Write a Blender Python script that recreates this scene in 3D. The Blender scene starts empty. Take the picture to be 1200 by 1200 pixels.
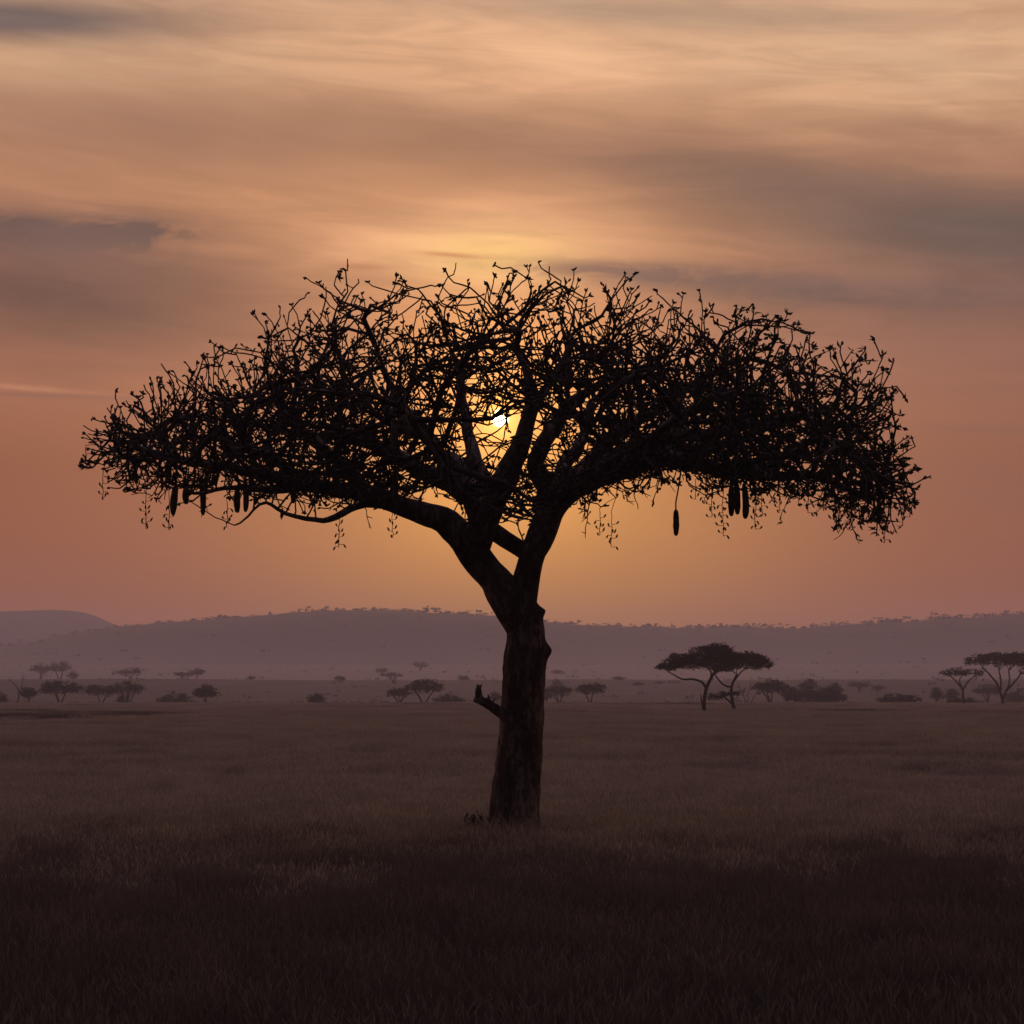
import bpy, math, random
import numpy as np
from mathutils import Vector, noise

R = random.Random(11)
rng = np.random.default_rng(11)
sc = bpy.context.scene
COL = sc.collection

# ------------------------------------------------------------------ camera geometry
K = 0.00045            # radians per photo pixel (66.7 mm lens on a 36 mm sensor)
HZ = 812.0             # photo row of the horizon
CAM_H = 2.4
D0 = 30.0              # distance of the big tree


def P(px, py, d):
    """world point seen at photo pixel (px, py) at distance d"""
    return Vector(((px - 600) * K * d, d, CAM_H - (py - HZ) * K * d))


def lin(c):
    return tuple((v / 255 / 12.92) if v / 255 <= 0.04045 else ((v / 255 + 0.055) / 1.055) ** 2.4 for v in c)


# ------------------------------------------------------------------ render settings
cy = sc.cycles
sc.render.engine = 'CYCLES'
cy.max_bounces = 5
cy.diffuse_bounces = 2
cy.glossy_bounces = 1
cy.transmission_bounces = 3
cy.transparent_max_bounces = 8
cy.volume_bounces = 1
cy.caustics_reflective = False
cy.caustics_refractive = False
cy.sample_clamp_indirect = 4.0
cy.use_adaptive_sampling = True
cy.adaptive_threshold = 0.01
cy.use_denoising = True
sc.view_settings.view_transform = 'Standard'
sc.view_settings.look = 'None'
sc.view_settings.exposure = 0.0
sc.view_settings.gamma = 1.0

cam_d = bpy.data.cameras.new('camera')
cam = bpy.data.objects.new('camera', cam_d)
COL.objects.link(cam)
cam_d.lens = 36 / (1200 * K)
cam_d.sensor_width = 36
cam_d.shift_y = (HZ - 600) / 1200
cam_d.clip_start = 0.1
cam_d.clip_end = 9000
cam.location = (0, 0, CAM_H)
cam.rotation_euler = (math.radians(90), 0, 0)
sc.camera = cam

# ------------------------------------------------------------------ node helper


class N:
    """tiny expression wrapper for math nodes"""
    tree = None

    def __init__(self, s):
        self.s = s

    @staticmethod
    def m(op, *a, clamp=False):
        n = N.tree.nodes.new('ShaderNodeMath')
        n.operation = op
        n.use_clamp = clamp
        for i, v in enumerate(a):
            if isinstance(v, N):
                N.tree.links.new(v.s, n.inputs[i])
            else:
                n.inputs[i].default_value = v
        return N(n.outputs[0])

    def __add__(s, o): return N.m('ADD', s, o)
    __radd__ = __add__
    def __sub__(s, o): return N.m('SUBTRACT', s, o)
    def __rsub__(s, o): return N.m('SUBTRACT', o, s)
    def __mul__(s, o): return N.m('MULTIPLY', s, o)
    __rmul__ = __mul__
    def __truediv__(s, o): return N.m('DIVIDE', s, o)
    def __neg__(s): return N.m('MULTIPLY', s, -1.0)


def nexp(x): return N.m('EXPONENT', x)
def nclamp(x): return N.m('ADD', x, 0.0, clamp=True)


def nsmooth(x, a, b):
    n = N.tree.nodes.new('ShaderNodeMapRange')
    n.interpolation_type = 'SMOOTHSTEP'
    N.tree.links.new(x.s, n.inputs[0])
    n.inputs[1].default_value = a
    n.inputs[2].default_value = b
    return N(n.outputs[0])


def nmix(f, a, b, blend='MIX'):
    n = N.tree.nodes.new('ShaderNodeMix')
    n.data_type = 'RGBA'
    n.blend_type = blend
    n.clamp_factor = True
    for v, i in ((f, 0), (a, 6), (b, 7)):
        if isinstance(v, N):
            N.tree.links.new(v.s, n.inputs[i])
        elif i == 0:
            n.inputs[0].default_value = v
        else:
            n.inputs[i].default_value = (*v, 1)
    return N(n.outputs[2])


def nramp(f, stops):
    n = N.tree.nodes.new('ShaderNodeValToRGB')
    e = n.color_ramp.elements
    while len(e) < len(stops):
        e.new(0.5)
    for q, (p, c) in zip(e, stops):
        q.position = p
        q.color = (*c, 1)
    N.tree.links.new(f.s, n.inputs[0])
    return N(n.outputs[0])


def nnoise(vec, scale, detail=5, rough=0.55, dist=0.0):
    n = N.tree.nodes.new('ShaderNodeTexNoise')
    n.inputs['Scale'].default_value = scale
    n.inputs['Detail'].default_value = detail
    n.inputs['Roughness'].default_value = rough
    n.inputs['Distortion'].default_value = dist
    if vec is not None:
        N.tree.links.new(vec.s, n.inputs['Vector'])
    return N(n.outputs[0])


def nxyz(x, y, z=0.0):
    n = N.tree.nodes.new('ShaderNodeCombineXYZ')
    for i, v in enumerate((x, y, z)):
        if isinstance(v, N):
            N.tree.links.new(v.s, n.inputs[i])
        else:
            n.inputs[i].default_value = v
    return N(n.outputs[0])


# ------------------------------------------------------------------ world: dusk sky with veils of cloud
SUN_AZ = math.atan((586 - 600) * K)
SUN_EL = math.atan((HZ - 490) * K)
world = bpy.data.worlds.new('World')
sc.world = world
world.use_nodes = True
wt = world.node_tree
wt.nodes.clear()
N.tree = wt
tc = wt.nodes.new('ShaderNodeTexCoord')
sep = wt.nodes.new('ShaderNodeSeparateXYZ')
wt.links.new(tc.outputs['Generated'], sep.inputs[0])
X, Y, Z = (N(sep.outputs[i]) for i in range(3))
az = N.m('ARCTAN2', X, Y)
hor = N.m('SQRT', X * X + Y * Y + 1e-6)
# u, v: azimuth and elevation of the view direction, both in units of 0.1 degree-ish photo pixels
u = az / K + 600.0
v = N.m('MINIMUM', Z / hor / K, 2600.0)          # height above the horizon
y_ = 812.0 - v                                    # photo rows count downwards


def gauss(cx, cyy, sx, sy, rot=0.0):
    """soft elongated patch of sky at (cx, cyy)"""
    c, s = math.cos(math.radians(rot)), math.sin(math.radians(rot))
    a0 = math.atan((cx - 600) * K)
    cx, cyy = a0 / K + 600, 812 - (812 - cyy) * math.cos(a0)
    du, dv = u - cx, y_ - cyy
    a = (du * c + dv * s) * (1 / sx)
    b = (dv * c - du * s) * (1 / sy)
    return nexp(-(a * a + b * b))


edge = nramp(v * (1 / 2000.0), [
    (0.0, lin((160, 76, 26))), (0.06, lin((154, 74, 24))), (0.13, lin((150, 79, 40))), (0.19, lin((172, 107, 77))),
    (0.24, lin((166, 110, 82))), (0.31, lin((190, 134, 98))), (0.37, lin((214, 164, 124))), (0.41, lin((216, 172, 136))),
    (0.55, lin((196, 164, 150))), (0.75, lin((186, 164, 176))), (1.0, lin((166, 152, 182)))])
col = edge
# warm light spreading round the sun
col = nmix(gauss(590, 470, 300, 300) * 0.62, col, lin((240, 152, 88)))
col = nmix(gauss(620, 640, 270, 130) * 0.8, col, lin((218, 144, 36)))
# fine warp shared by the cloud veils
base_v = nxyz(u * (1 / 430.0), y_ * (1 / 75.0) + u * (-1 / 700.0), 0.0)
st1 = nnoise(base_v, 1.0, 6, 0.55, 0.6)
st2 = nnoise(nxyz(u * (1 / 190.0), y_ * (1 / 26.0) + u * (-1 / 420.0), 3.7), 1.0, 5, 0.6, 0.8)
st4 = nnoise(nxyz(u * (1 / 70.0), y_ * (1 / 27.0) + u * (1 / 300.0), 5.3), 1.0, 6, 0.62, 0.9)
st3 = nnoise(nxyz(u * (1 / 150.0), y_ * (1 / 90.0), 9.1), 1.0, 4, 0.5, 0.4)


def veil(patch, colour, strength, tex=st1, lo=0.25, hi=0.75, keep=0.35):
    global col
    f = nsmooth(tex, lo, hi) * (1 - keep) + keep
    col = nmix(nclamp(patch * f * strength), col, lin(colour))


# bright high veils
veil(gauss(560, 85, 420, 70, 4), (240, 182, 138), 0.95, keep=0.45)
veil(gauss(120, 75, 320, 38, -4), (226, 184, 142), 0.85)
veil(gauss(1010, 75, 300, 60, 8), (230, 188, 148), 0.85)
veil(gauss(560, 285, 210, 62), (255, 192, 138), 0.9, keep=0.65)
veil(gauss(575, 300, 90, 30), (252, 205, 118), 0.8, keep=0.8)
# dusky veils
veil(gauss(20, 22, 210, 27, -3), (112, 98, 94), 1.15, keep=0.9)
veil(gauss(760, 14, 330, 20, 5), (172, 142, 118), 0.95, keep=0.5)
veil(gauss(190, 150, 400, 48, 3), (150, 108, 86), 0.9, st2)
veil(gauss(640, 175, 420, 42, 9), (148, 104, 82), 0.9)
veil(gauss(900, 205, 260, 44, 13), (122, 88, 76), 0.85, keep=0.5)
veil(gauss(1190, 275, 330, 62, 8), (96, 80, 74), 1.15, keep=0.9)
veil(gauss(1050, 150, 220, 20, 10), (150, 112, 88), 0.6)
veil(gauss(60, 345, 270, 66, 3), (102, 68, 58), 1.05, keep=0.8)
veil(gauss(330, 235, 160, 22, 4), (196, 136, 94), 0.5)
veil(gauss(1120, 385, 330, 60, 4), (120, 84, 76), 0.85, keep=0.6)
veil(gauss(1210, 520, 220, 130), (132, 86, 74), 0.5)
# torn grey cloud, long bar of cloud behind the crown, and thin streaks
veil(gauss(25, 273, 105, 22, 2), (98, 76, 72), 1.6, st4, 0.38, 0.56, 0.35)
veil(gauss(150, 274, 70, 17, -3), (102, 78, 73), 1.6, st4, 0.40, 0.57, 0.2)
veil(gauss(70, 305, 150, 22, 3), (124, 90, 80), 0.8, st4, 0.35, 0.6, 0.4)
veil(gauss(780, 322, 180, 13, 4), (120, 86, 78), 1.35, st4, 0.32, 0.56, 0.5)
veil(gauss(1020, 345, 240, 22, 4), (110, 82, 76), 1.15, st4, 0.3, 0.62, 0.5)
veil(gauss(530, 299, 40, 3, 4), (196, 128, 82), 1.0, st2, 0.3, 0.6, 0.3)
veil(gauss(425, 313, 34, 3.5), (190, 122, 82), 1.0, st2, 0.3, 0.6, 0.3)
veil(gauss(20, 454, 90, 3.5, 2), (198, 132, 96), 0.9, st2, 0.3, 0.6, 0.4)
veil(gauss(40, 463, 120, 3.0, 0), (140, 92, 76), 0.8, st2, 0.3, 0.6, 0.4)
veil(gauss(1150, 503, 60, 4, 3), (128, 84, 72), 0.7, st2, 0.3, 0.6, 0.4)
# gentle mottling of the whole veil
mot = nsmooth(st1, 0.25, 0.75) * 0.38 + nsmooth(st2, 0.3, 0.7) * 0.42 + nsmooth(st3, 0.2, 0.8) * 0.2
col = nmix(nsmooth(v, 230.0, 460.0) * 0.85, col, nmix(1.0, col, nxyz(mot * 0.58 + 0.65, mot * 0.58 + 0.625, mot * 0.56 + 0.64), 'MULTIPLY'))
# the part of the sky turned away from the sun is a dim mauve
sdir = Vector((math.sin(SUN_AZ) * math.cos(SUN_EL), math.cos(SUN_AZ) * math.cos(SUN_EL), math.sin(SUN_EL)))
cosun = X * sdir.x + Y * sdir.y + Z * sdir.z
away = nsmooth(Y * 0.8 + Z * 0.6, -0.25, 0.75)
REAR = (0.010, 0.0068, 0.0082)
col = nmix(away, REAR, col)
# below the horizon: dark land
col = nmix(nsmooth(Z, -0.02, 0.0), (0.012, 0.009, 0.008), col)
# glow and disc of the veiled sun
r2 = (u - 586.0) * (u - 586.0) + (y_ - 490.0) * (y_ - 490.0)
front = nsmooth(Y, 0.0, 0.3)
glow = nexp(r2 * (-1 / (120.0 * 120.0))) * 1.0 * front
col = nmix(1.0, col, nmix(glow, (0, 0, 0), (1.0, 0.42, 0.07)), 'ADD')
glow2 = nexp(r2 * (-1 / (24.0 * 24.0))) * 0.9 * front
col = nmix(1.0, col, nmix(nclamp(glow2), (0, 0, 0), (1.4, 0.62, 0.10)), 'ADD')
disc = nsmooth(cosun, math.cos(math.radians(0.30)), math.cos(math.radians(0.15)))
col = nmix(1.0, col, nmix(disc, (0, 0, 0), (14.0, 10.0, 4.5)), 'ADD')
bg = wt.nodes.new('ShaderNodeBackground')
wt.links.new(col.s, bg.inputs[0])
bg.inputs[1].default_value = 1.0
# clear air beyond the veil
skyt = wt.nodes.new('ShaderNodeTexSky')
skyt.sky_type = 'NISHITA'
skyt.sun_disc = False
skyt.sun_elevation = SUN_EL
skyt.sun_rotation = SUN_AZ
skyt.dust_density = 6
bg2 = wt.nodes.new('ShaderNodeBackground')
wt.links.new(skyt.outputs[0], bg2.inputs[0])
bg2.inputs[1].default_value = 0.0015
addsh = wt.nodes.new('ShaderNodeAddShader')
wt.links.new(bg.outputs[0], addsh.inputs[0])
wt.links.new(bg2.outputs[0], addsh.inputs[1])
wout = wt.nodes.new('ShaderNodeOutputWorld')
wt.links.new(addsh.outputs[0], wout.inputs[0])
world.cycles.sampling_method = 'MANUAL'
world.cycles.sample_map_resolution = 1024

sun_d = bpy.data.lights.new('sun', 'SUN')
sun_d.energy = 0.36
sun_d.angle = math.radians(12)        # sun veiled by high cloud
sun_d.color = (1.0, 0.62, 0.34)
sun = bpy.data.objects.new('sun', sun_d)
COL.objects.link(sun)
sun.rotation_euler = (-sdir).to_track_quat('-Z', 'Y').to_euler()
sun.location = (0, 60, 60)

# ------------------------------------------------------------------ materials


def mat(name, colour, var=0.35, scale=3.0, rough=0.9, bump=0.0, trans=0.0, randomize=0.0, coord='Object', foot=None):
    m = bpy.data.materials.new(name)
    m.use_nodes = True
    t = m.node_tree
    t.nodes.clear()
    N.tree = t
    tcn = t.nodes.new('ShaderNodeTexCoord')
    c = N(tcn.outputs[coord])
    nz = nnoise(c, scale, 6, 0.6)
    dark = tuple(x * (1 - var) for x in colour)
    light = tuple(min(1, x * (1 + var)) for x in colour)
    cc = nramp(nz, [(0.3, dark), (0.7, light)])
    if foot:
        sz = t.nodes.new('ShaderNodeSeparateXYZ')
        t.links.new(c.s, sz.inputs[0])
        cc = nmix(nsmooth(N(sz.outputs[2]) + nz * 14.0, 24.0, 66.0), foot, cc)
    if randomize:
        oi = t.nodes.new('ShaderNodeObjectInfo')
        k = N(oi.outputs['Random']) * (2 * randomize) + (1 - randomize)
        cc = nmix(1.0, cc, nxyz(k, k, k), 'MULTIPLY')
    b = t.nodes.new('ShaderNodeBsdfPrincipled')
    b.inputs['Roughness'].default_value = rough
    b.inputs['Specular IOR Level'].default_value = 0.15
    t.links.new(cc.s, b.inputs['Base Color'])
    if bump:
        bp = t.nodes.new('ShaderNodeBump')
        bp.inputs['Strength'].default_value = bump
        bp.inputs['Distance'].default_value = 0.05
        nb = nnoise(c, scale * 4, 6, 0.65)
        t.links.new(nb.s, bp.inputs['Height'])
        t.links.new(bp.outputs[0], b.inputs['Normal'])
    o = t.nodes.new('ShaderNodeOutputMaterial')
    if trans:
        tr = t.nodes.new('ShaderNodeBsdfTranslucent')
        t.links.new(cc.s, tr.inputs[0])
        mx = t.nodes.new('ShaderNodeMixShader')
        mx.inputs[0].default_value = trans
        t.links.new(b.outputs[0], mx.inputs[1])
        t.links.new(tr.outputs[0], mx.inputs[2])
        t.links.new(mx.outputs[0], o.inputs[0])
    else:
        t.links.new(b.outputs[0], o.inputs[0])
    return m


def bark_material():
    m = bpy.data.materials.new('bark')
    m.use_nodes = True
    t = m.node_tree
    t.nodes.clear()
    N.tree = t
    tcn = t.nodes.new('ShaderNodeTexCoord')
    mp = t.nodes.new('ShaderNodeMapping')
    mp.inputs['Scale'].default_value = (1.0, 1.0, 0.35)
    t.links.new(tcn.outputs['Object'], mp.inputs[0])
    vec = N(mp.outputs[0])
    big = nnoise(vec, 3.0, 5, 0.6, 0.5)
    fine = nnoise(vec, 16.0, 8, 0.7, 0.8)
    f = big * 0.5 + fine * 0.5
    cc = nramp(f, [(0.36, (0.035, 0.024, 0.020)), (0.5, (0.095, 0.068, 0.056)), (0.60, (0.30, 0.24, 0.20))])
    b = t.nodes.new('ShaderNodeBsdfPrincipled')
    b.inputs['Roughness'].default_value = 0.95
    b.inputs['Specular IOR Level'].default_value = 0.1
    t.links.new(cc.s, b.inputs['Base Color'])
    bp = t.nodes.new('ShaderNodeBump')
    bp.inputs['Strength'].default_value = 0.9
    bp.inputs['Distance'].default_value = 0.04
    t.links.new(f.s, bp.inputs['Height'])
    t.links.new(bp.outputs[0], b.inputs['Normal'])
    o = t.nodes.new('ShaderNodeOutputMaterial')
    t.links.new(b.outputs[0], o.inputs[0])
    return m


M_BARK = bark_material()
M_TWIG = mat('twig_bark', (0.045, 0.032, 0.026), 0.4, 4)
M_LEAF = mat('leaf', (0.035, 0.045, 0.02), 0.4, 6, 0.7, trans=0.25)
M_FRUIT = mat('fruit_skin', (0.10, 0.075, 0.055), 0.35, 14, 0.85, 0.3)
M_STALK = mat('stalk', (0.05, 0.035, 0.025), 0.3, 8)
M_BG_BARK = mat('far_bark', (0.018, 0.013, 0.011), 0.3, 1.5)
M_BG_LEAF = mat('far_foliage', (0.014, 0.014, 0.009), 0.4, 0.6, 0.9, trans=0.1)
M_SHRUB = mat('shrub_foliage', (0.028, 0.026, 0.017), 0.4, 0.6, 0.9, trans=0.2)
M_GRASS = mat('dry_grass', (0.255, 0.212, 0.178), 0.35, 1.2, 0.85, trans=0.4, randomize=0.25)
M_DGRASS = mat('vignette_tussock_grass', (0.105, 0.084, 0.070), 0.35, 1.2, 0.85, trans=0.3, randomize=0.15)  # vignette painted into the foreground grass colour; also the real dark tussocks
M_MGRASS = mat('half_vignette_grass', (0.155, 0.126, 0.105), 0.35, 1.2, 0.85, trans=0.35, randomize=0.3)  # halfway step of the painted vignette; also heads of the dark tufts
M_HEAD = mat('grass_seed_heads', (0.33, 0.27, 0.22), 0.25, 2.0, 0.85, trans=0.5, randomize=0.25)
M_HILL = mat('hill_scrub', (0.06, 0.048, 0.034), 0.45, 0.02, 1.0, foot=(0.22, 0.17, 0.14))  # foot colour paints low mist onto the base of the slopes

# ------------------------------------------------------------------ mesh helpers


class MB:
    def __init__(self):
        self.v, self.f, self.mi, self.n = [], [], [], 0

    def add(self, verts, faces, mi=0):
        base = self.n
        self.v.extend([tuple(p) for p in verts])
        self.f.extend([tuple(i + base for i in q) for q in faces])
        self.mi.extend([mi] * len(faces))
        self.n += len(verts)

    def tube(self, pts, rad, sides=6, cap=True, mi=0):
        pts = [Vector(p) for p in pts]
        n = len(pts)
        if n < 2:
            return
        ref = None
        vs = []
        for i, p in enumerate(pts):
            t = (pts[min(i + 1, n - 1)] - pts[max(i - 1, 0)])
            if t.length < 1e-7:
                t = Vector((0, 0, 1))
            t.normalize()
            if ref is None:
                ref = t.orthogonal().normalized()
            ref = (ref - t * ref.dot(t))
            if ref.length < 1e-5:
                ref = t.orthogonal()
            ref.normalize()
            b = t.cross(ref)
            r = rad[i]
            for s in range(sides):
                a = 2 * math.pi * s / sides
                vs.append(p + ref * (math.cos(a) * r) + b * (math.sin(a) * r))
        fs = []
        for i in range(n - 1):
            for s in range(sides):
                a, b2 = i * sides + s, i * sides + (s + 1) % sides
                fs.append((a, b2, b2 + sides, a + sides))
        if cap:
            fs.append(tuple(range(sides))[::-1])
            fs.append(tuple((n - 1) * sides + s for s in range(sides)))
        self.add(vs, fs, mi)

    def build(self, name, mats, parent=None, smooth=True):
        me = bpy.data.meshes.new(name)
        me.from_pydata(self.v, [], self.f)
        if not isinstance(mats, (list, tuple)):
            mats = [mats]
        for m in mats:
            me.materials.append(m)
        if len(mats) > 1:
            me.polygons.foreach_set('material_index', self.mi)
        if smooth:
            me.polygons.foreach_set('use_smooth', [True] * len(me.polygons))
        me.update()
        o = bpy.data.objects.new(name, me)
        COL.objects.link(o)
        if parent is not None:
            o.parent = parent
            for vv in me.vertices:
                vv.co -= parent.location
        return o


def tag(o, label=None, cat=None, group=None, kind=None):
    if label: o['label'] = label
    if cat: o['category'] = cat
    if group: o['group'] = group
    if kind: o['kind'] = kind
    return o


def empty(name, loc):
    o = bpy.data.objects.new(name, None)
    o.empty_display_size = 0.3
    COL.objects.link(o)
    o.location = loc
    return o


# ------------------------------------------------------------------ terrain
_zd = [0, 380, 420, 490, 560, 640, 740, 800, 850, 920, 1000, 1150, 1330, 1500, 4000]
_zz = [0, 0, -.25, -1.3, -.3, 2.2, 6.0, 7.8, 8.2, 8.2, 9.6, 15.5, 22.0, 23.0, 23.0]


def ground_z(x, y):
    d = math.hypot(x, y)
    z = float(np.interp(d, _zd, _zz))
    amp = 0.06 + 0.9 * max(0, min(1, (d - 430) / 400))
    z += amp * noise.noise((x * 0.012, y * 0.006, 0.3))
    if d < 400:
        z += 0.02 * noise.noise((x * 0.15, y * 0.15, 1.3)) * min(1, d / 8)
    return z


gm = MB()
rings = [0.0] + [3 * 1.035 ** i for i in range(60)]
while rings[-1] < 1500:
    rings.append(rings[-1] + max(2.0, min(14.0, rings[-1] * 0.03)))
rings += [1600, 1800, 2100, 2500, 3000]
angs = []
a = -180.0
while a < 180 - 1e-6:
    angs.append(a)
    a += 0.5 if abs(a) < 30 else 5
na = len(angs)
gv = [(0, 0, ground_z(0, 0))]
for r in rings[1:]:
    for a in angs:
        x, y = r * math.sin(math.radians(a)), r * math.cos(math.radians(a))
        gv.append((x, y, ground_z(x, y)))
gf = [(0, 1 + (j + 1) % na, 1 + j) for j in range(na)]
for i in range(len(rings) - 2):
    for j in range(na):
        a0, a1 = 1 + i * na + j, 1 + i * na + (j + 1) % na
        gf.append((a0, a1, a1 + na, a0 + na))
gm.add(gv, gf)


def ground_material():
    m = bpy.data.materials.new('dry_plain')
    m.use_nodes = True
    t = m.node_tree
    t.nodes.clear()
    N.tree = t
    tcn = t.nodes.new('ShaderNodeTexCoord')
    c = N(tcn.outputs['Object'])
    mp = t.nodes.new('ShaderNodeMapping')
    mp.inputs['Scale'].default_value = (1, 0.35, 1)
    t.links.new(c.s, mp.inputs[0])
    a1 = nnoise(N(mp.outputs[0]), 0.05, 6, 0.6)
    a2 = nnoise(c, 6.0, 6, 0.7)
    cc = nramp(a1 * 0.7 + a2 * 0.3, [(0.35, (0.05, 0.038, 0.032)), (0.65, (0.105, 0.080, 0.066))])
    sp = t.nodes.new('ShaderNodeSeparateXYZ')
    t.links.new(c.s, sp.inputs[0])
    N.tree = t
    pale = nsmooth(N(sp.outputs[1]) + a1 * 160.0, 930.0, 1060.0)  # mist band painted into the ground colour of the far plain
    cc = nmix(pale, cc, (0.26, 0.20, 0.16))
    b = t.nodes.new('ShaderNodeBsdfPrincipled')
    b.inputs['Roughness'].default_value = 1.0
    b.inputs['Specular IOR Level'].default_value = 0.05
    t.links.new(cc.s, b.inputs['Base Color'])
    o = t.nodes.new('ShaderNodeOutputMaterial')
    t.links.new(b.outputs[0], o.inputs[0])
    return m


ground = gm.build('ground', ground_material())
tag(ground, 'flat dry savanna plain rising gently towards the hills', kind='structure')


# ------------------------------------------------------------------ hills
def hill(name, dist, foot, back, prof, step, bumps, label):
    xs = [p[0] for p in prof]
    ys = [p[1] for p in prof]
    mb = MB()
    cols = []
    nr = 26
    px = xs[0]
    while px <= xs[-1]:
        py = float(np.interp(px, xs, ys))
        x = (px - 600) * K * dist
        zr = CAM_H - (py - HZ) * K * dist
        c = []
        for i in range(nr + 1):
            t = i / nr
            if t < 0.72:
                s = t / 0.72
                y = foot + (dist - foot) * s
                h = 0.30 * s + 0.70 * (s * s * (3 - 2 * s))
            else:
                s = (t - 0.72) / 0.28
                y = dist + (back - dist) * s
                h = 0.5 + 0.5 * math.cos(math.pi * s)
            z = 17 + (zr - 17) * h
            z += bumps * h * (1.2 - h) * 6 * noise.noise((x * 0.004, y * 0.003, 2.0)) + bumps * 0.6 * h * noise.noise((x * 0.03, y * 0.03, 5.0))
            xx = x * (1 + 0.02 * noise.noise((x * .003, y * .004, 7)))
            c.append((xx, y, z))
        cols.append(c)
        px += step
    vs = [p for c in cols for p in c]
    fs = []
    for i in range(len(cols) - 1):
        for j in range(nr):
            a0 = i * (nr + 1) + j
            fs.append((a0, a0 + nr + 1, a0 + nr + 2, a0 + 1))
    mb.add(vs, fs)
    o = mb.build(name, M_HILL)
    tag(o, label, kind='structure')
    return cols, nr


MAIN = [(-900, 800), (-500, 795), (-250, 782), (-100, 769), (0, 759), (50, 751), (117, 737), (167, 731), (233, 726), (300, 721.5),
        (350, 717), (400, 714.5), (470, 715.5), (533, 719.5), (590, 721.5), (640, 729), (700, 733), (760, 735), (830, 736), (930, 737),
        (970, 733), (1046, 730), (1123, 725), (1200, 720), (1300, 716), (1450, 712), (1650, 722), (1900, 740), (2200, 790)]
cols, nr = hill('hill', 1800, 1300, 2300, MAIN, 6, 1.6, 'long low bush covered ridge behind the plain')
FARH = [(-900, 745), (-500, 738), (-250, 724), (-80, 717), (0, 715.5), (60, 713.5), (83, 714.5), (100, 717.5), (113, 722), (133, 731),
        (170, 748), (230, 768), (320, 792)]
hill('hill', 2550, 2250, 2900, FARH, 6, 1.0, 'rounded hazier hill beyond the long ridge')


# ------------------------------------------------------------------ foliage blobs
def leaf_cloud(mb, centers, per, spread, size, flat=0.6):
    """many small leaf-clump faces scattered about the given clump centres"""
    for c in centers:
        sp = spread * R.uniform(0.6, 1.3)
        for _ in range(per):
            p = Vector((R.gauss(0, sp), R.gauss(0, sp), R.gauss(0, sp * flat))) + c
            s = size * R.uniform(0.5, 1.3)
            n = Vector((R.gauss(0, 1), R.gauss(0, 1), R.gauss(0, 1))).normalized()
            t = n.orthogonal().normalized()
            b = n.cross(t)
            k = R.randint(3, 5)
            vs = []
            a0 = R.uniform(0, 6.28)
            for i in range(k):
                a = a0 + 2 * math.pi * i / k
                rr = s * R.uniform(0.5, 1.0)
                vs.append(p + t * math.cos(a) * rr + b * math.sin(a) * rr * 0.7)
            mb.add(vs, [tuple(range(k))])


def crest(i):
    """point on the ridge line for column i"""
    return max(cols[i], key=lambda p: p[2])


rt = MB()
for _ in range(2200):
    px = R.uniform(-150, 1420)
    i = int((px + 900) / 6)
    if not 0 <= i < len(cols):
        continue
    dens = 0.45 + 0.7 * max(0, noise.noise((px * 0.017, 0, 4)) + 0.25)
    if R.random() > dens:
        continue
    p = Vector(crest(i)) + Vector((R.uniform(-3, 3), R.uniform(-30, 20), 0))
    h = R.choice([1.0, 1.2, 1.4, 1.6, 2.0, 2.4, 2.4, 3.0, 4.0]) * R.uniform(0.7, 1.15)
    if R.random() < 0.35:
        rt.tube([p - Vector((0, 0, 1)), p + Vector((R.uniform(-.4, .4), 0, h))], [0.22, 0.12], 4)
        leaf_cloud(rt, [p + Vector((R.gauss(0, h * .35), 0, h * R.uniform(0.9, 1.1))) for _ in range(3)], 7, h * 0.25, h * 0.32, 0.4)
    else:
        leaf_cloud(rt, [p + Vector((R.gauss(0, h * .5), 0, h * R.uniform(.2, .5))) for _ in range(3)], 8, h * 0.28, h * 0.4, 0.7)
for _ in range(160):                                     # scattered bush lower on the slope
    i = R.randint(110, len(cols) - 150)
    j = R.randint(1, int(nr * 0.68))
    p = Vector(cols[i][j])
    h = R.uniform(1.2, 2.6)
    leaf_cloud(rt, [p + Vector((R.gauss(0, h), R.gauss(0, h), h * .3)) for _ in range(3)], 6, h * 0.5, h * 0.5, 0.5)
ro = rt.build('ridge_bushes', M_SHRUB, smooth=False)
tag(ro, 'fringe of tiny trees and bushes along the hill crest', kind='stuff')

# ------------------------------------------------------------------ the big tree
tree = empty('sausage_tree', (P(603, HZ, D0).x, D0, ground_z(0, D0)))
tag(tree, 'huge dark spreading tree with thick trunk in front of the setting sun', 'tree')

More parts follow.
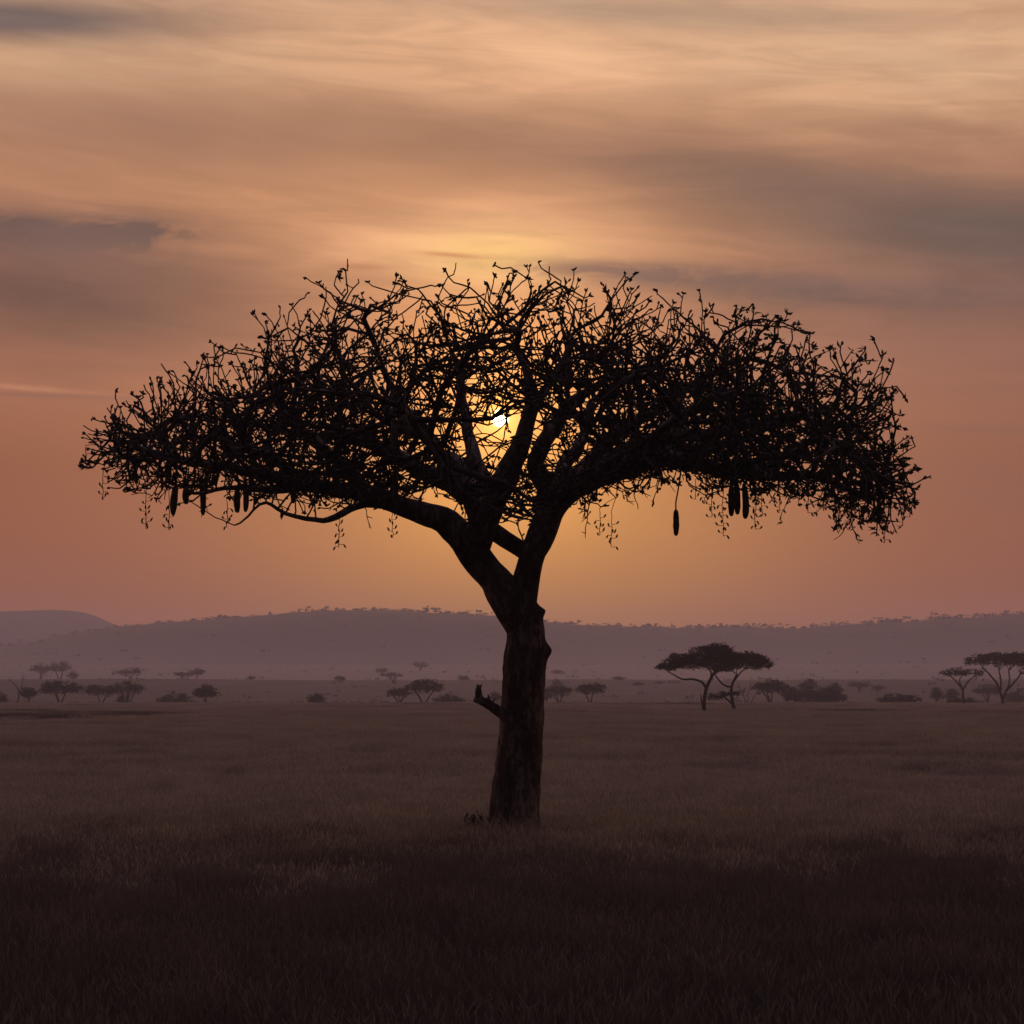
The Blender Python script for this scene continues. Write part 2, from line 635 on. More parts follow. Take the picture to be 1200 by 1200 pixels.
# trunk: rows of (photo row, left edge, right edge)
TR = [(1000, 556, 650), (985, 564, 642), (970, 571, 636), (950, 574, 634), (920, 578, 634), (890, 581, 635), (860, 584, 636), (838, 586, 637),
      (815, 588, 638), (795, 590, 639), (780, 591, 640), (765, 592, 639.5), (750, 593.5, 638.5), (735, 594.5, 638), (720, 594, 636), (708, 592, 631),
      (700, 592, 627)]
rows = np.array([t[0] for t in TR][::-1], float)
lf = np.array([t[1] for t in TR][::-1], float)
rf = np.array([t[2] for t in TR][::-1], float)
tm = MB()
NS = 48
vs, fs = [], []
prow = 1000.0
levels = []
while prow >= 700:
    levels.append(prow)
    prow -= 2.0
for lv in levels:
    l, r = np.interp(lv, rows, lf), np.interp(lv, rows, rf)
    c = P((l + r) / 2, lv, D0)
    rad = (r - l) / 2 * K * D0
    for s in range(NS):
        a = 2 * math.pi * s / NS
        d = Vector((math.cos(a), math.sin(a), 0))
        q = c + d * rad
        n1 = noise.noise((math.cos(a) * 1.3, math.sin(a) * 1.3, q.z * 0.9))
        n2 = noise.noise((math.cos(a) * 5, math.sin(a) * 5, q.z * 2.2 + 4))
        n3 = noise.noise((q.x * 14, q.y * 14, q.z * 9))
        q += d * (0.025 * n1 + 0.022 * n2 + 0.012 * n3)
        flare = max(0, (lv - 955) / 45)
        q += d * flare * 0.08 * max(0, math.sin(a * 5 + 1.0))
        for (kx, ky, ka, kr, kh) in ((0, 763, 0.0, 0.13, 0.10), (0, 716, -0.25, 0.07, 0.09), (0, 860, -1.2, 0.12, 0.05), (0, 800, -2.0, 0.14, 0.05),
                                     (0, 905, -1.8, 0.10, 0.04), (0, 741, -1.0, 0.08, 0.05)):
            dz = (lv - ky) * K * D0
            da = (a - ka + math.pi) % (2 * math.pi) - math.pi
            q += d * kh * math.exp(-(dz / kr) ** 2 - (da * rad / kr) ** 2)
        vs.append(q)
for i in range(len(levels) - 1):
    for s in range(NS):
        a0, a1 = i * NS + s, i * NS + (s + 1) % NS
        fs.append((a0, a1, a1 + NS, a0 + NS))
fs.append(tuple((len(levels) - 1) * NS + s for s in range(NS)))
tm.add(vs, fs)
tm.build('trunk', M_BARK, tree)


def spline(pts, step):
    """Catmull-Rom through the rows of pts, resampled at about step metres; columns 0-2 position, rest carried along"""
    pts = np.array(pts, float)
    n = len(pts)
    out = []
    for i in range(n - 1):
        p0, p1, p2, p3 = pts[max(i - 1, 0)], pts[i], pts[i + 1], pts[min(i + 2, n - 1)]
        m = max(1, int(round(np.linalg.norm(p2[:3] - p1[:3]) / step)))
        for j in range(m):
            t = j / m
            out.append(0.5 * ((2 * p1) + (-p0 + p2) * t + (2 * p0 - 5 * p1 + 4 * p2 - p3) * t * t + (-p0 + 3 * p1 - 3 * p2 + p3) * t ** 3))
    out.append(pts[-1])
    return np.array(out)


# main limbs: (photo x, photo y, depth offset in metres, radius in photo px)
LIMBS = [
    # low left limb
    [(611, 735, 0, 20), (603, 712, 0, 22), (590, 692, 0, 21.5), (573, 669, 0, 18.5), (553, 642, -.1, 18), (526, 614, -.2, 15.5), (482, 594, -.4, 13.5), (430, 580, -.6, 11.5),
     (382, 569, -.8, 10), (330, 557, -1.0, 9), (275, 546, -1.2, 7), (225, 536, -1.3, 6), (175, 528, -1.3, 4), (130, 520, -1.3, 2.5)],
    # right limb
    [(612, 730, 0, 21), (612, 703, 0, 19), (615, 681, 0, 16.5), (620, 660, 0, 16), (629, 638, 0, 16.5), (642, 612, .1, 16.5), (663, 582, .2, 17.5), (702, 557, .3, 16.5), (750, 542, .4, 13.5),
     (800, 540, .5, 11.5), (850, 548, .6, 10), (895, 556, .6, 8.5), (940, 558, .6, 7), (985, 572, .7, 5), (1030, 585, .7, 3)],
    # limb crossing from the right fork up to the left
    [(622, 653, .1, 11), (608, 643, .2, 11.5), (592, 632, .3, 11.5), (576, 620, .4, 12), (562, 602, .6, 12), (540, 577, .9, 13), (500, 552, 1.2, 12), (455, 531, 1.5, 10),
     (405, 516, 1.7, 8), (350, 505, 1.9, 6), (290, 497, 2.0, 4.5), (230, 490, 2.0, 3)],
    # centre limb off the left fork
    [(556, 645, 0, 17), (566, 615, -.2, 17), (578, 580, -.3, 16), (596, 548, -.4, 14), (615, 518, -.5, 12), (624, 480, -.6, 10), (618, 440, -.7, 7), (604, 408, -.7, 4)],
    # up from the right limb
    [(652, 598, .1, 13), (640, 570, 0, 13), (628, 545, -.1, 12), (640, 512, -.2, 11), (668, 482, -.2, 9), (700, 455, -.1, 6), (728, 436, 0, 4)],
    [(664, 580, .2, 14), (690, 545, .5, 12), (725, 510, .9, 10), (770, 475, 1.3, 8), (825, 445, 1.6, 6), (880, 420, 1.8, 4)],
    [(702, 556, .3, 13), (745, 530, 0, 12), (800, 510, -.3, 10), (860, 500, -.6, 8), (920, 490, -.8, 6), (980, 475, -.9, 4)],
    # upward limbs on the left
    [(545, 588, .9, 10), (528, 560, .7, 10), (512, 525, .4, 9), (480, 485, .1, 8), (455, 447, -.1, 5), (444, 420, -.2, 3)],
    [(430, 579, -.6, 10), (405, 545, -.7, 9), (372, 515, -.9, 8), (335, 480, -1.0, 5), (312, 452, -1.1, 3)],
    [(578, 580, -.3, 12), (560, 548, -.1, 11), (548, 515, .2, 9), (545, 470, .5, 7), (534, 430, .7, 5), (518, 402, .8, 3)],
    [(624, 480, -.6, 8), (650, 445, -.9, 6), (664, 412, -1.1, 4.5), (668, 390, -1.2, 3)],
    # bottom-left limb that dips below the crown
    [(490, 598, -.4, 9), (455, 596, -.1, 7.5), (425, 591, .2, 6.5), (398, 597, .3, 6), (375, 603, .4, 5), (345, 600, .5, 4), (312, 601, .6, 3.2), (290, 608, .7, 2.4), (276, 618, .7, 1.6)],
    [(400, 575, -.7, 8), (360, 574, -.9, 6.5), (320, 577, -1.1, 5.5), (285, 571, -1.3, 4.5), (250, 573, -1.5, 3.4), (215, 567, -1.6, 2.4)],
    # limbs towards and away from the viewer
    [(557, 645, -.1, 13), (560, 618, -.6, 13), (553, 588, -1.3, 11.5), (533, 558, -2.1, 10), (500, 520, -3.0, 7), (470, 480, -3.8, 5)],
    [(640, 600, .2, 13), (655, 570, 1.1, 12), (672, 530, 2.2, 10), (690, 490, 3.2, 7), (705, 450, 4.2, 5)],
    [(572, 600, .5, 12), (555, 570, 1.6, 11), (520, 535, 2.7, 9), (480, 500, 3.6, 6), (440, 465, 4.4, 4)],
    [(664, 580, .2, 13), (690, 560, -.9, 12), (735, 530, -2.0, 10), (785, 500, -2.9, 7), (830, 470, -3.6, 5)],
    [(760, 540, .5, 10), (800, 525, 1.5, 9), (850, 515, 2.4, 7), (905, 500, 3.0, 5)],
    [(350, 560, -.9, 8), (320, 540, -1.9, 7), (280, 525, -2.7, 5), (240, 505, -3.2, 3.5)],
    [(850, 549, .6, 8), (895, 535, -.6, 7), (945, 525, -1.6, 5), (990, 520, -2.2, 3.5)],
]
STEP = 0.13
nodes, parent, hand_r, is_limb = [], [], [], []
limb_ids = []


def W(q):
    d = D0 + q[2]
    p = P(q[0], q[1], d)
    r = q[3] if q[3] > 16 else q[3] * (0.60 + 0.40 * max(0, q[3] - 2) / 14)
    return (p.x, p.y, p.z, r * K * D0)


for li, L in enumerate(LIMBS):
    s = spline([W(q) for q in L], STEP)
    # knotty wander
    ids = []
    for i, q in enumerate(s):
        f = min(1, i / 8) * min(1.0, 0.05 / max(q[3], 0.03) + 0.35)
        w = noise.noise_vector((q[0] * 1.1 + li * 9, q[1] * 1.1, q[2] * 1.1)) * 0.16 * f
        w += noise.noise_vector((q[0] * 3.1 + li * 5, q[1] * 3.1, q[2] * 3.1)) * 0.07 * f
        nodes.append((q[0] + w.x, q[1] + w.y, q[2] + w.z))
        hand_r.append(q[3] * (1 + 0.12 * noise.noise((q[0] * 2.5, q[2] * 2.5, li))))
        is_limb.append(True)
        ids.append(len(nodes) - 1)
        parent.append(ids[-2] if i else -1)
    limb_ids.append(ids)
# attach each later limb root to its nearest node of an earlier limb (for counting twigs)
first = np.array(nodes)

# crown envelope in photo pixels
UP = np.array([(93, 520), (97, 492), (104, 468), (122, 455), (150, 448), (178, 430), (205, 412), (222, 408), (250, 392), (275, 400), (298, 388), (306, 357),
               (330, 350), (358, 352), (395, 322), (430, 342), (468, 328), (500, 330), (530, 322), (570, 318), (605, 306), (640, 316), (675, 308), (705, 322),
               (740, 324), (770, 338), (800, 340), (815, 345), (850, 362), (885, 356), (912, 366), (945, 368), (975, 388), (1003, 402), (1020, 398), (1045, 404),
               (1064, 412), (1066, 440), (1068, 472), (1076, 492), (1084, 520)], float)
LO = np.array([(93, 530), (105, 548), (130, 560), (170, 562), (210, 570), (250, 573), (300, 577), (345, 579), (385, 582), (430, 586), (470, 585), (500, 578), (530, 585), (560, 598), (600, 612), (635, 604), (660, 580), (690, 578), (715, 566), (745, 565), (780, 560), (810, 553), (850, 566), (900, 572), (945, 572), (975, 586),
               (1005, 592), (1040, 606), (1060, 606), (1078, 582), (1085, 545)], float)


for E_ in (UP, LO):                                      # twig ends reach a little beyond the envelope
    E_[:, 0] = 590 + (E_[:, 0] - 590) * np.where(E_[:, 0] < 590, 0.968, 0.955)
UP[:, 1] += np.where((UP[:, 0] > 130) & (UP[:, 0] < 1000), 15, 8)


def inside(px, py):
    j1 = 9 * np.sin(px / 11.0) * np.sin(px / 29.0 + 1) + 6 * np.sin(px / 6.3 + 2)
    j2 = 9 * np.sin(px / 9.0 + 1) * np.sin(px / 31.0) + 5 * np.sin(px / 5.1)
    return (py > np.interp(px, UP[:, 0], UP[:, 1]) + j1) & (py < np.interp(px, LO[:, 0], LO[:, 1]) + j2) & (px > 104) & (px < 1068)


NA = 19000
A = []
while len(A) < NA:
    px, py = rng.uniform(93, 1086, 4000), rng.uniform(300, 612, 4000)
    ok = inside(px, py)
    t = (px - 590) / 500.0
    dep = np.sqrt(np.clip(1 - t * t, 0.06, 1)) * 4.6
    dy = rng.uniform(-1, 1, 4000) * dep
    # flat umbrella: the crown thins towards its rim in depth as well
    up = np.interp(px, UP[:, 0], UP[:, 1])
    lo = np.interp(px, LO[:, 0], LO[:, 1])
    rel = (py - up) / np.maximum(lo - up, 1)
    fr = np.abs(dy) / dep
    ok &= rel > 0.45 * fr ** 2.2
    # dense belt in the lower half, open heart round the sun
    w = 0.42 + 0.85 * np.exp(-((rel - 0.66) / 0.27) ** 2)
    w *= 1 - 0.975 * np.exp(-(np.abs((px - 590) / 128) ** 2.6) - np.abs((py - 512) / 62) ** 2.6)
    w *= np.where(px > 760, 1.1, 1.0)
    w *= 1 - 0.25 * np.exp(-(((px - 577) / 23) ** 4) - ((py - 486) / 14) ** 4)
    w *= 0.5 + 0.5 * np.clip(rel / 0.3, 0, 1)
    ok &= rng.uniform(0, 1.3, 4000) < w
    for a, b, c in zip(px[ok], py[ok], dy[ok]):
        A.append(tuple(P(a, b, D0 + c)))
A = np.array(A[:NA])


def kill_update(A, pos, chunk=400):
    best = np.full(len(A), 1e9)
    idx = np.zeros(len(A), int)
    for i in range(0, len(pos), chunk):
        d = ((A[:, None, :] - pos[None, i:i + chunk, :]) ** 2).sum(2)
        j = d.argmin(1)
        m = d[np.arange(len(A)), j]
        b = m < best
        best[b] = m[b]
        idx[b] = j[b] + i
    return best, idx


nodes = [np.array(p) for p in nodes]
# starting points for twigs: limb nodes some way along the limb
ok_start = [h < 17.0 * K * D0 for h in hand_r]
dirs = [np.zeros(3) for _ in nodes]
kink = [(np.zeros(3), 0) for _ in nodes]
n_kids = [0 for _ in nodes]


def grow(A, kill, reach, step, keep_dir, jit, hold, trop, iters, most, gap=None):
    """space colonisation: branches grow towards the points A, kinking every few steps"""
    pos = np.array(nodes)
    mask = np.array(ok_start)
    best, idx = kill_update(A, np.where(mask[:, None], pos, 1e4))
    alive = best > kill ** 2
    A, best, idx = A[alive], best[alive], idx[alive]
    for it in range(iters):
        inf = best < reach ** 2
        if len(A) == 0 or not inf.any():
            break
        src = idx[inf]
        vec = A[inf] - np.array(nodes)[src]
        vec /= np.linalg.norm(vec, axis=1)[:, None] + 1e-9
        order = np.argsort(src, kind='stable')
        src, vec = src[order], vec[order]
        uniq, st = np.unique(src, return_index=True)
        sums = np.add.reduceat(vec, st, axis=0)
        new = []
        for n_, s_ in zip(uniq, sums):
            s_ = s_ / (np.linalg.norm(s_) + 1e-9)
            if n_kids[n_] >= most or float(s_ @ dirs[n_]) < -0.05:
                continue
            kv, left = kink[n_]
            if left <= 0:
                kv, left = rng.normal(0, jit, 3), int(rng.integers(hold[0], hold[1] + 1))
            s_ = s_ + keep_dir * dirs[n_] + kv
            tz = trop * (0.25 + max(0.0, min(1.0, (nodes[n_][2] - 6.2) / 2.0)))
            s_[2] += tz
            s_[:2] += (0.08 + tz * .6) * np.array([(nodes[n_][0] + .2) / 6.0, (nodes[n_][1] - D0) / 5.0])
            s_ /= np.linalg.norm(s_) + 1e-9
            q_ = nodes[n_] + s_ * step
            n_kids[n_] += 1
            qx, qy = q_[0] / (K * q_[1]) + 600, HZ - (q_[2] - CAM_H) / (K * q_[1])
            if gap is not None and (math.hypot(qx - gap[0], qy - gap[1]) < gap[2] or not inside(qx, qy + 4) or not inside(qx, qy - 14)):
                continue                                    # boughs stay within the crown and leave the gap by the sun
            new.append((n_, q_, s_, (kv, left - 1)))
        if not new:
            break
        base = len(nodes)
        for n_, p, s_, k_ in new:
            nodes.append(p)
            parent.append(int(n_))
            hand_r.append(0)
            is_limb.append(False)
            ok_start.append(True)
            dirs.append(s_)
            n_kids.append(0)
            kink.append(k_)
        b2, i2 = kill_update(A, np.array([p for _, p, _, _ in new]))
        bt = b2 < best
        best[bt] = b2[bt]
        idx[bt] = i2[bt] + base
        alive = best > kill ** 2
        A, best, idx = A[alive], best[alive], idx[alive]
    return len(A)


sub = A[rng.permutation(len(A))[:520]]
grow(sub, 0.55, 4.0, 0.16, 0.7, 0.38, (2, 4), 0.10, 80, 2, (581, 488, 19))      # boughs first
print('boughs', len(nodes))
left_over = grow(A, 0.14, 1.6, 0.115, 0.95, 0.30, (2, 4), 0.16, 90, 3)   # then the twigs

nodes = np.array(nodes)
parent = np.array(parent)
nN = len(nodes)
kids = [[] for _ in range(nN)]
for i, p in enumerate(parent):
    if p >= 0:
        kids[p].append(i)
# prune nothing; pipe-model radius for the grown twigs
R0, E = 0.0122, 2.5
pw = np.zeros(nN)
for i in range(nN - 1, -1, -1):
    if is_limb[i]:
        continue
    own = sum(pw[c] for c in kids[i])
    pw[i] = own if own > 0 else R0 ** E
    # parents always precede children
rad = np.where(is_limb, np.array(hand_r), np.power(np.maximum(pw, 1e-12), 1 / E))
reach_ = np.zeros(nN)                                   # metres of growth beyond each node: thin ends, thicker roots
for i in range(nN - 1, -1, -1):
    for c in kids[i]:
        reach_[i] = max(reach_[i], reach_[c] + np.linalg.norm(nodes[c] - nodes[i]))
rad = np.where(is_limb, rad, np.minimum(rad, 0.0102 + 0.0165 * reach_))
rad = np.where(is_limb, rad, np.minimum(rad, 0.085))
# low-pass the heading along every branch: long straightish runs instead of curls
lead = [max(k, key=lambda c: rad[c]) if k else -1 for k in kids]
newp, nd = nodes.copy(), np.zeros_like(nodes)
for i in range(nN):
    if is_limb[i]:
        continue
    p = parent[i]
    seg = nodes[i] - nodes[p]
    L_ = np.linalg.norm(seg) + 1e-9
    d_ = seg / L_
    if not is_limb[p] and lead[p] == i:
        d_ = 0.66 * nd[p] + 0.34 * d_
        d_ /= np.linalg.norm(d_) + 1e-9
    nd[i] = d_
    newp[i] = newp[p] + d_ * L_
nodes = newp

for li, ids in enumerate(limb_ids):
    lb = MB()
    big = max(rad[ids])
    lb.tube([Vector(nodes[i]) for i in ids], [rad[i] for i in ids], 20 if big > 0.15 else 12)
    o = lb.build('limb', M_BARK, tree)

tw = MB()
tips = []
for i in range(nN):
    if is_limb[i]:
        starts = [c for c in kids[i] if not is_limb[c]]
    else:
        ks = kids[i]
        if not ks:
            tips.append(i)
        starts = sorted(ks, key=lambda c: -rad[c])[1:]
    for c in starts:
        ch = [i, c]
        while kids[ch[-1]]:
            ch.append(max(kids[ch[-1]], key=lambda q: rad[q]))
        rr = [rad[q] for q in ch]
        rr[0] = min(rad[i], rr[1] * 1.15)
        kn, q_ = [0], 0                                     # knuckles: straight between, a small swerve at each
        while q_ < len(ch) - 1:
            q_ = min(len(ch) - 1, q_ + R.choice([2, 3, 4]))
            kn.append(q_)
        for a_, b_ in zip(kn, kn[1:]):
            if b_ < len(ch) - 1:
                nodes[ch[b_]] = nodes[ch[b_]] + np.array([R.gauss(0, .028), R.gauss(0, .028), R.gauss(0, .028)])
            for m_ in range(a_ + 1, b_):
                f_ = (m_ - a_) / (b_ - a_)
                nodes[ch[m_]] = nodes[ch[a_]] * (1 - f_) + nodes[ch[b_]] * f_
        pts = [Vector(nodes[q]) + Vector((R.gauss(0, .004), R.gauss(0, .004), R.gauss(0, .004))) for q in ch]
        tw.tube(pts, rr, 7 if rr[1] > 0.04 else 5 if rr[1] > 0.02 else 4, cap=True)
print('nodes', nN, 'tips', len(tips), 'left', left_over)

# knobbly buds at the ends of the bare twigs, leaf rosettes on the right-hand side and a few elsewhere
lv = MB()
bud = MB()


def leaf(mb, p, d, L, w):
    d = d.normalized()
    s = d.cross(Vector((R.gauss(0, 1), R.gauss(0, 1), R.gauss(0, 1))))
    if s.length < 1e-4:
        return
    s.normalize()
    n = s.cross(d)
    q = p + d * L * 0.5 + n * L * 0.08
    mb.add([p, q + s * w, p + d * L - n * L * 0.05, q - s * w], [(0, 1, 2, 3)])


for i in tips:
    p = Vector(nodes[i])
    par = Vector(nodes[parent[i]])
    d = (p - par)
    d = d.normalized() if d.length > 1e-6 else Vector((0, 0, 1))
    px = p.x / (K * p.y) + 600
    py = HZ - (p.z - CAM_H) / (K * p.y)
    leafy = max(0.0, min(1.0, (px - 770) / 160))
    if R.random() < 0.15 + 0.95 * leafy:
        for _ in range(R.randint(3, 6)):
            dd = (d * 0.6 + Vector((R.gauss(0, 1), R.gauss(0, 1), R.gauss(0.1, .8))).normalized())
            leaf(lv, p - d * R.uniform(0, .08), dd, R.uniform(0.04, 0.15), R.uniform(0.016, 0.036))
    if leafy < 0.8 and R.random() < 0.9:
        # a short stout spur with a knob
        out = Vector((p.x / 6, (p.y - D0) / 5, 0.75))
        g1 = (d * .8 + out * .7 + Vector((R.gauss(0, .25), R.gauss(0, .25), R.gauss(0, .2)))).normalized()
        Ls = R.choice([R.uniform(.04, .14), R.uniform(.08, .24), R.uniform(.12, .28)])
        h1 = p + g1 * Ls * .5
        e = h1 + (g1 + Vector((R.gauss(0, .25), R.gauss(0, .25), .15))).normalized() * Ls * .5
        tw.tube([p, h1, e], [R0, R0 * .96, R0 * .92], 4)
        if R.random() < .3:
            e3 = h1 + (g1 + Vector((R.gauss(0, .7), R.gauss(0, .7), .1))).normalized() * Ls * R.uniform(.3, .7)
            tw.tube([h1, e3], [R0 * .95, R0 * .9], 4)
            for _ in range(2):
                dd = (e3 - h1).normalized() + Vector((R.gauss(0, .8), R.gauss(0, .8), R.gauss(.2, .5)))
                dd.normalize()
                bud.tube([e3, e3 + dd * 0.025, e3 + dd * R.uniform(0.045, 0.07)], [0.012, 0.018, 0.006], 5)
        if R.random() < .22:
            continue
        for _ in range(R.choice([1, 2, 2, 3, 4])):
            dd = (d + Vector((R.gauss(0, .9), R.gauss(0, .9), R.gauss(.2, .7)))).normalized()
            bud.tube([e, e + dd * 0.025, e + dd * R.uniform(0.045, 0.075)], [0.012, 0.019, 0.006], 5)
# bristly side shoots
for i in range(nN):
    if not is_limb[i] and rad[i] < 0.02 and R.random() < 0.10 and kids[i]:
        p = Vector(nodes[i])
        dd = Vector((R.gauss(0, 1), R.gauss(0, 1), R.gauss(.3, .8))).normalized()
        e = p + dd * R.uniform(0.06, 0.16)
        tw.tube([p, e], [0.011, 0.009], 4)
        bud.tube([e - dd * .01, e + dd * 0.02, e + dd * .05], [0.01, 0.018, 0.005], 5)
        if (p.x / (K * p.y) + 600) > 800:
            for _ in range(4):
                leaf(lv, e, dd + Vector((R.gauss(0, 1), R.gauss(0, 1), R.gauss(0, 1))), R.uniform(.07, .14), R.uniform(0.018, 0.03))
# fine drooping twigs under the crown
for _ in range(150):
    px = R.choice([R.uniform(385, 480), R.uniform(660, 780), R.uniform(660, 780), R.uniform(780, 1060), R.uniform(940, 1070), R.uniform(150, 330)])
    lo_ = float(np.interp(px, LO[:, 0], LO[:, 1]))
    q = P(px, lo_ - R.uniform(4, 24), D0 + R.uniform(-2, 2))
    j = int(((nodes - np.array(q)) ** 2).sum(1).argmin())
    p = Vector(nodes[j])
    pts = [p]
    d = Vector((R.choice([-1, 1]) * R.uniform(.3, 1), R.gauss(0, .6), R.uniform(-.9, -.1))).normalized()
    for k in range(R.randint(3, 7)):
        d = (d + Vector((R.gauss(0, .35), R.gauss(0, .35), R.gauss(-.02, .3)))).normalized()
        pts.append(pts[-1] + d * 0.1)
        if k and R.random() < .6:
            dd = (d + Vector((R.gauss(0, 1), R.gauss(0, 1), R.gauss(0, 1)))).normalized()
            tw.tube([pts[-1], pts[-1] + dd * R.uniform(.06, .18)], [.009, .006], 4)
            if px > 760:
                for _ in range(3):
                    leaf(lv, pts[-1] + dd * .08, dd + Vector((R.gauss(0, 1), R.gauss(0, 1), R.gauss(-.3, 1))), R.uniform(.06, .12), .02)
    tw.tube(pts, [0.013 - 0.007 * k / len(pts) for k in range(len(pts))], 4)

tw.build('crown', M_TWIG, tree)
bud.build('buds', M_TWIG, tree)
lv.build('leaves', M_LEAF, tree, smooth=False)

# broken stub low on the trunk
sb = MB()
dS = D0 - 0.15
s = spline([(*P(594, 842, dS), .085), (*P(582, 832, dS), .08), (*P(570, 824, dS), .075), (*P(560, 820, dS), .062), (*P(555, 822, dS), .02)], 0.04)
sb.tube([Vector(q[:3]) for q in s], list(s[:, 3] * [1 + .15 * noise.noise((i * .6, 0, 0)) for i in range(len(s))]), 10)
s = spline([(*P(565, 824, dS), .055), (*P(561, 815, dS), .058), (*P(560.5, 808, dS), .05), (*P(560, 802, dS), .018)], 0.04)
sb.tube([Vector(q[:3]) for q in s], list(s[:, 3]), 9)
for (ax, ay, bx, by, r) in ((562, 806, 564.5, 801.5, .018), (573, 824, 572, 814, .022), (575, 826, 580, 818, .014), (558, 820, 555.5, 816, .018), (566, 822, 564, 816, .02)):
    sb.tube([P(ax, ay, dS), P((ax + bx) / 2 + .4, (ay + by) / 2, dS), P(bx, by, dS)], [r * 1.4, r, r * .3], 6)
so = sb.build('broken_branch', M_BARK, tree)

# flower strings: (photo x, top, bottom)
STR = [(120.5, 556, 586), (101, 522, 550), (156, 549, 574), (171, 570, 620), (198, 575, 621), (266, 585, 618), (397, 600, 641), (460, 598, 630), (703, 596, 627),
       (717, 600, 641), (826, 560, 590), (834, 565, 606), (847, 568, 628), (885, 563, 620), (893, 564, 605), (913, 572, 601), (947, 562, 601), (982, 578, 620),
       (997, 586, 618), (1037, 590, 636), (1057, 588, 612), (978, 585, 612), (815, 562, 585), (858, 567, 600), (1066, 585, 606)]
tips_arr = nodes
for k, (px, t, b) in enumerate(STR):
    dd = D0 + R.uniform(-1.2, 1.2)
    top = P(px, t, dd)
    j = int((((nodes - np.array(top)) * np.array([1, .5, 1])) ** 2).sum(1).argmin())
    q = Vector(nodes[j])
    dd = q.y
    bot = P(px, b, dd)
    top = P(px, t, dd)
    mb = MB()
    n = 7
    pts = [q, (q + top) / 2 + Vector((0, 0, .02))]
    for i in range(n + 1):
        p = top.lerp(bot, i / n)
        pts.append(p + Vector((R.gauss(0, .008), R.gauss(0, .008), 0)))
    mb.tube(pts, [0.0065] * len(pts), 4)
    L = (top - bot).length
    m = max(4, int(L / 0.055))
    for i in range(m):
        f = 0.35 + 0.65 * i / (m - 1)
        c = top.lerp(bot, f)
        a = i * 2.4
        side = Vector((math.cos(a), math.sin(a), -0.2)) * R.uniform(.04, .085)
        mb.tube([c, c + side + Vector((0, 0, .02))], [.005, .005], 3)
        e = c + side + Vector((0, 0, .02))
        ud = Vector((side.x * .4, side.y * .4, R.choice([.05, .04, -.05]))).normalized()
        mb.tube([e, e + ud * .028, e + ud * R.uniform(.05, .075)], [.007, .017, .006], 5)
    mb.build('flower_string', M_STALK, tree)

# hanging fruits: (photo x, row of top, row of bottom, half width px, lean px, label)
FR = [
    (206, 569, 604, 5.0, -3, 'tilted long fruit, largest of the three below the drooping left end of the crown', None),
    (220, 565, 591, 4.2, -1, 'short fruit between two longer ones below the drooping left end of the crown', None),
    (237.5, 566, 604, 4.2, 0, 'slim straight fruit, inner one of the three below the crown\'s left end', None),
    (199, 538, 561, 4.5, 1, 'short fruit half lost in dark twigs just above the tilted long fruit', None),
    (279, 568, 601, 4.0, 0, 'outer fruit of the pair hanging above the low bare limb', None),
    (287, 566, 600, 4.0, 0, 'inner fruit of the pair hanging above the low bare limb', None),
    (342.5, 552, 590, 4.6, 0, 'single long fruit in front of the low left limbs beside the crown gap', None),
    (463.5, 548, 591, 3.8, 0, 'pale fruit hanging in front of the thick left limb near the fork', None),
    (461, 490, 524, 5.0, 0, 'outer one of two fruits side by side left of the sun', None),
    (474, 486, 520, 5.0, 0, 'one of two fruits side by side, closer to the sun', None),
    (667, 418, 452, 4.5, 0, 'pale fruit high in the crown above and right of the sun', None),
    (515, 538, 565, 4.0, 0, 'fruit silhouetted in the gap low and left of the sun', None),
    (691, 470, 492, 4.0, 0, 'small fruit in the bright gap right of the sun', None),
    (317, 528, 557, 4.4, 0, 'fruit hanging among the dark twigs left of the single long fruit', None),
    (639, 494, 521, 3.8, 0, 'small fruit against the limb just right of and below the sun', None),
    (792, 597, 628, 4.2, 0, 'lone fruit dangling low on a long thin stalk under the right limb', None),
    (857, 566, 605, 4.2, 0, 'outer left fruit of the tight three beneath the right limb', None),
    (864.5, 568, 603, 4.0, 0, 'middle fruit of the tight three beneath the right limb', None),
    (871.5, 566, 608, 4.4, 1, 'outer right fruit of the tight three beneath the right limb', None),
]
for k, (px, t, b, hw, lean, lab, _) in enumerate(FR):
    dd = D0 + (-4.2 if 440 < px < 480 and t < 530 else -2.6 if 440 < px < 700 else -1.0 + R.uniform(-.4, .4))
    if k >= 15:
        dd = D0 + 0.4 + R.uniform(-.3, .3)
    top, bot = P(px, t, dd), P(px + lean, b, dd)
    above = np.array(P(px, t - (30 if k == 15 else 16), dd))
    j = int((((nodes - above) * np.array([1.6, .6, 1])) ** 2).sum(1).argmin())
    q = Vector(nodes[j])
    e = empty('sausage_fruit', q)
    tag(e, lab, 'fruit', 'long fruits hanging from the big tree')
    st = MB()
    up = top + Vector((0, 0, .12))
    st.tube([q, q.lerp(up, .5) + Vector((0, 0, -.02)), up, top + Vector((0, 0, -.02))], [.012] * 4, 6)
    st.build('stalk', M_STALK, e)
    fb = MB()
    r0 = hw * K * dd
    bend = R.uniform(-.035, .035)
    belly = R.uniform(-.1, .3)
    pts, rr = [], []
    for i in range(17):
        f = .5 - .5 * math.cos(math.pi * i / 16)
        p = top.lerp(bot, f)
        p += Vector((math.sin(f * 2.8) * bend, math.sin(f * 2.8) * bend * .5, 0))
        pts.append(p)
        rr.append(max(.006, r0 * (max(0, math.sin(math.pi * f)) ** 0.30) * (0.9 + belly * (f - .3)) * (1 + .14 * noise.noise((f * 5, k * 3.3, 0)))))
    fb.tube(pts, rr, 14)
    fb.build('fruit', M_FRUIT, e)


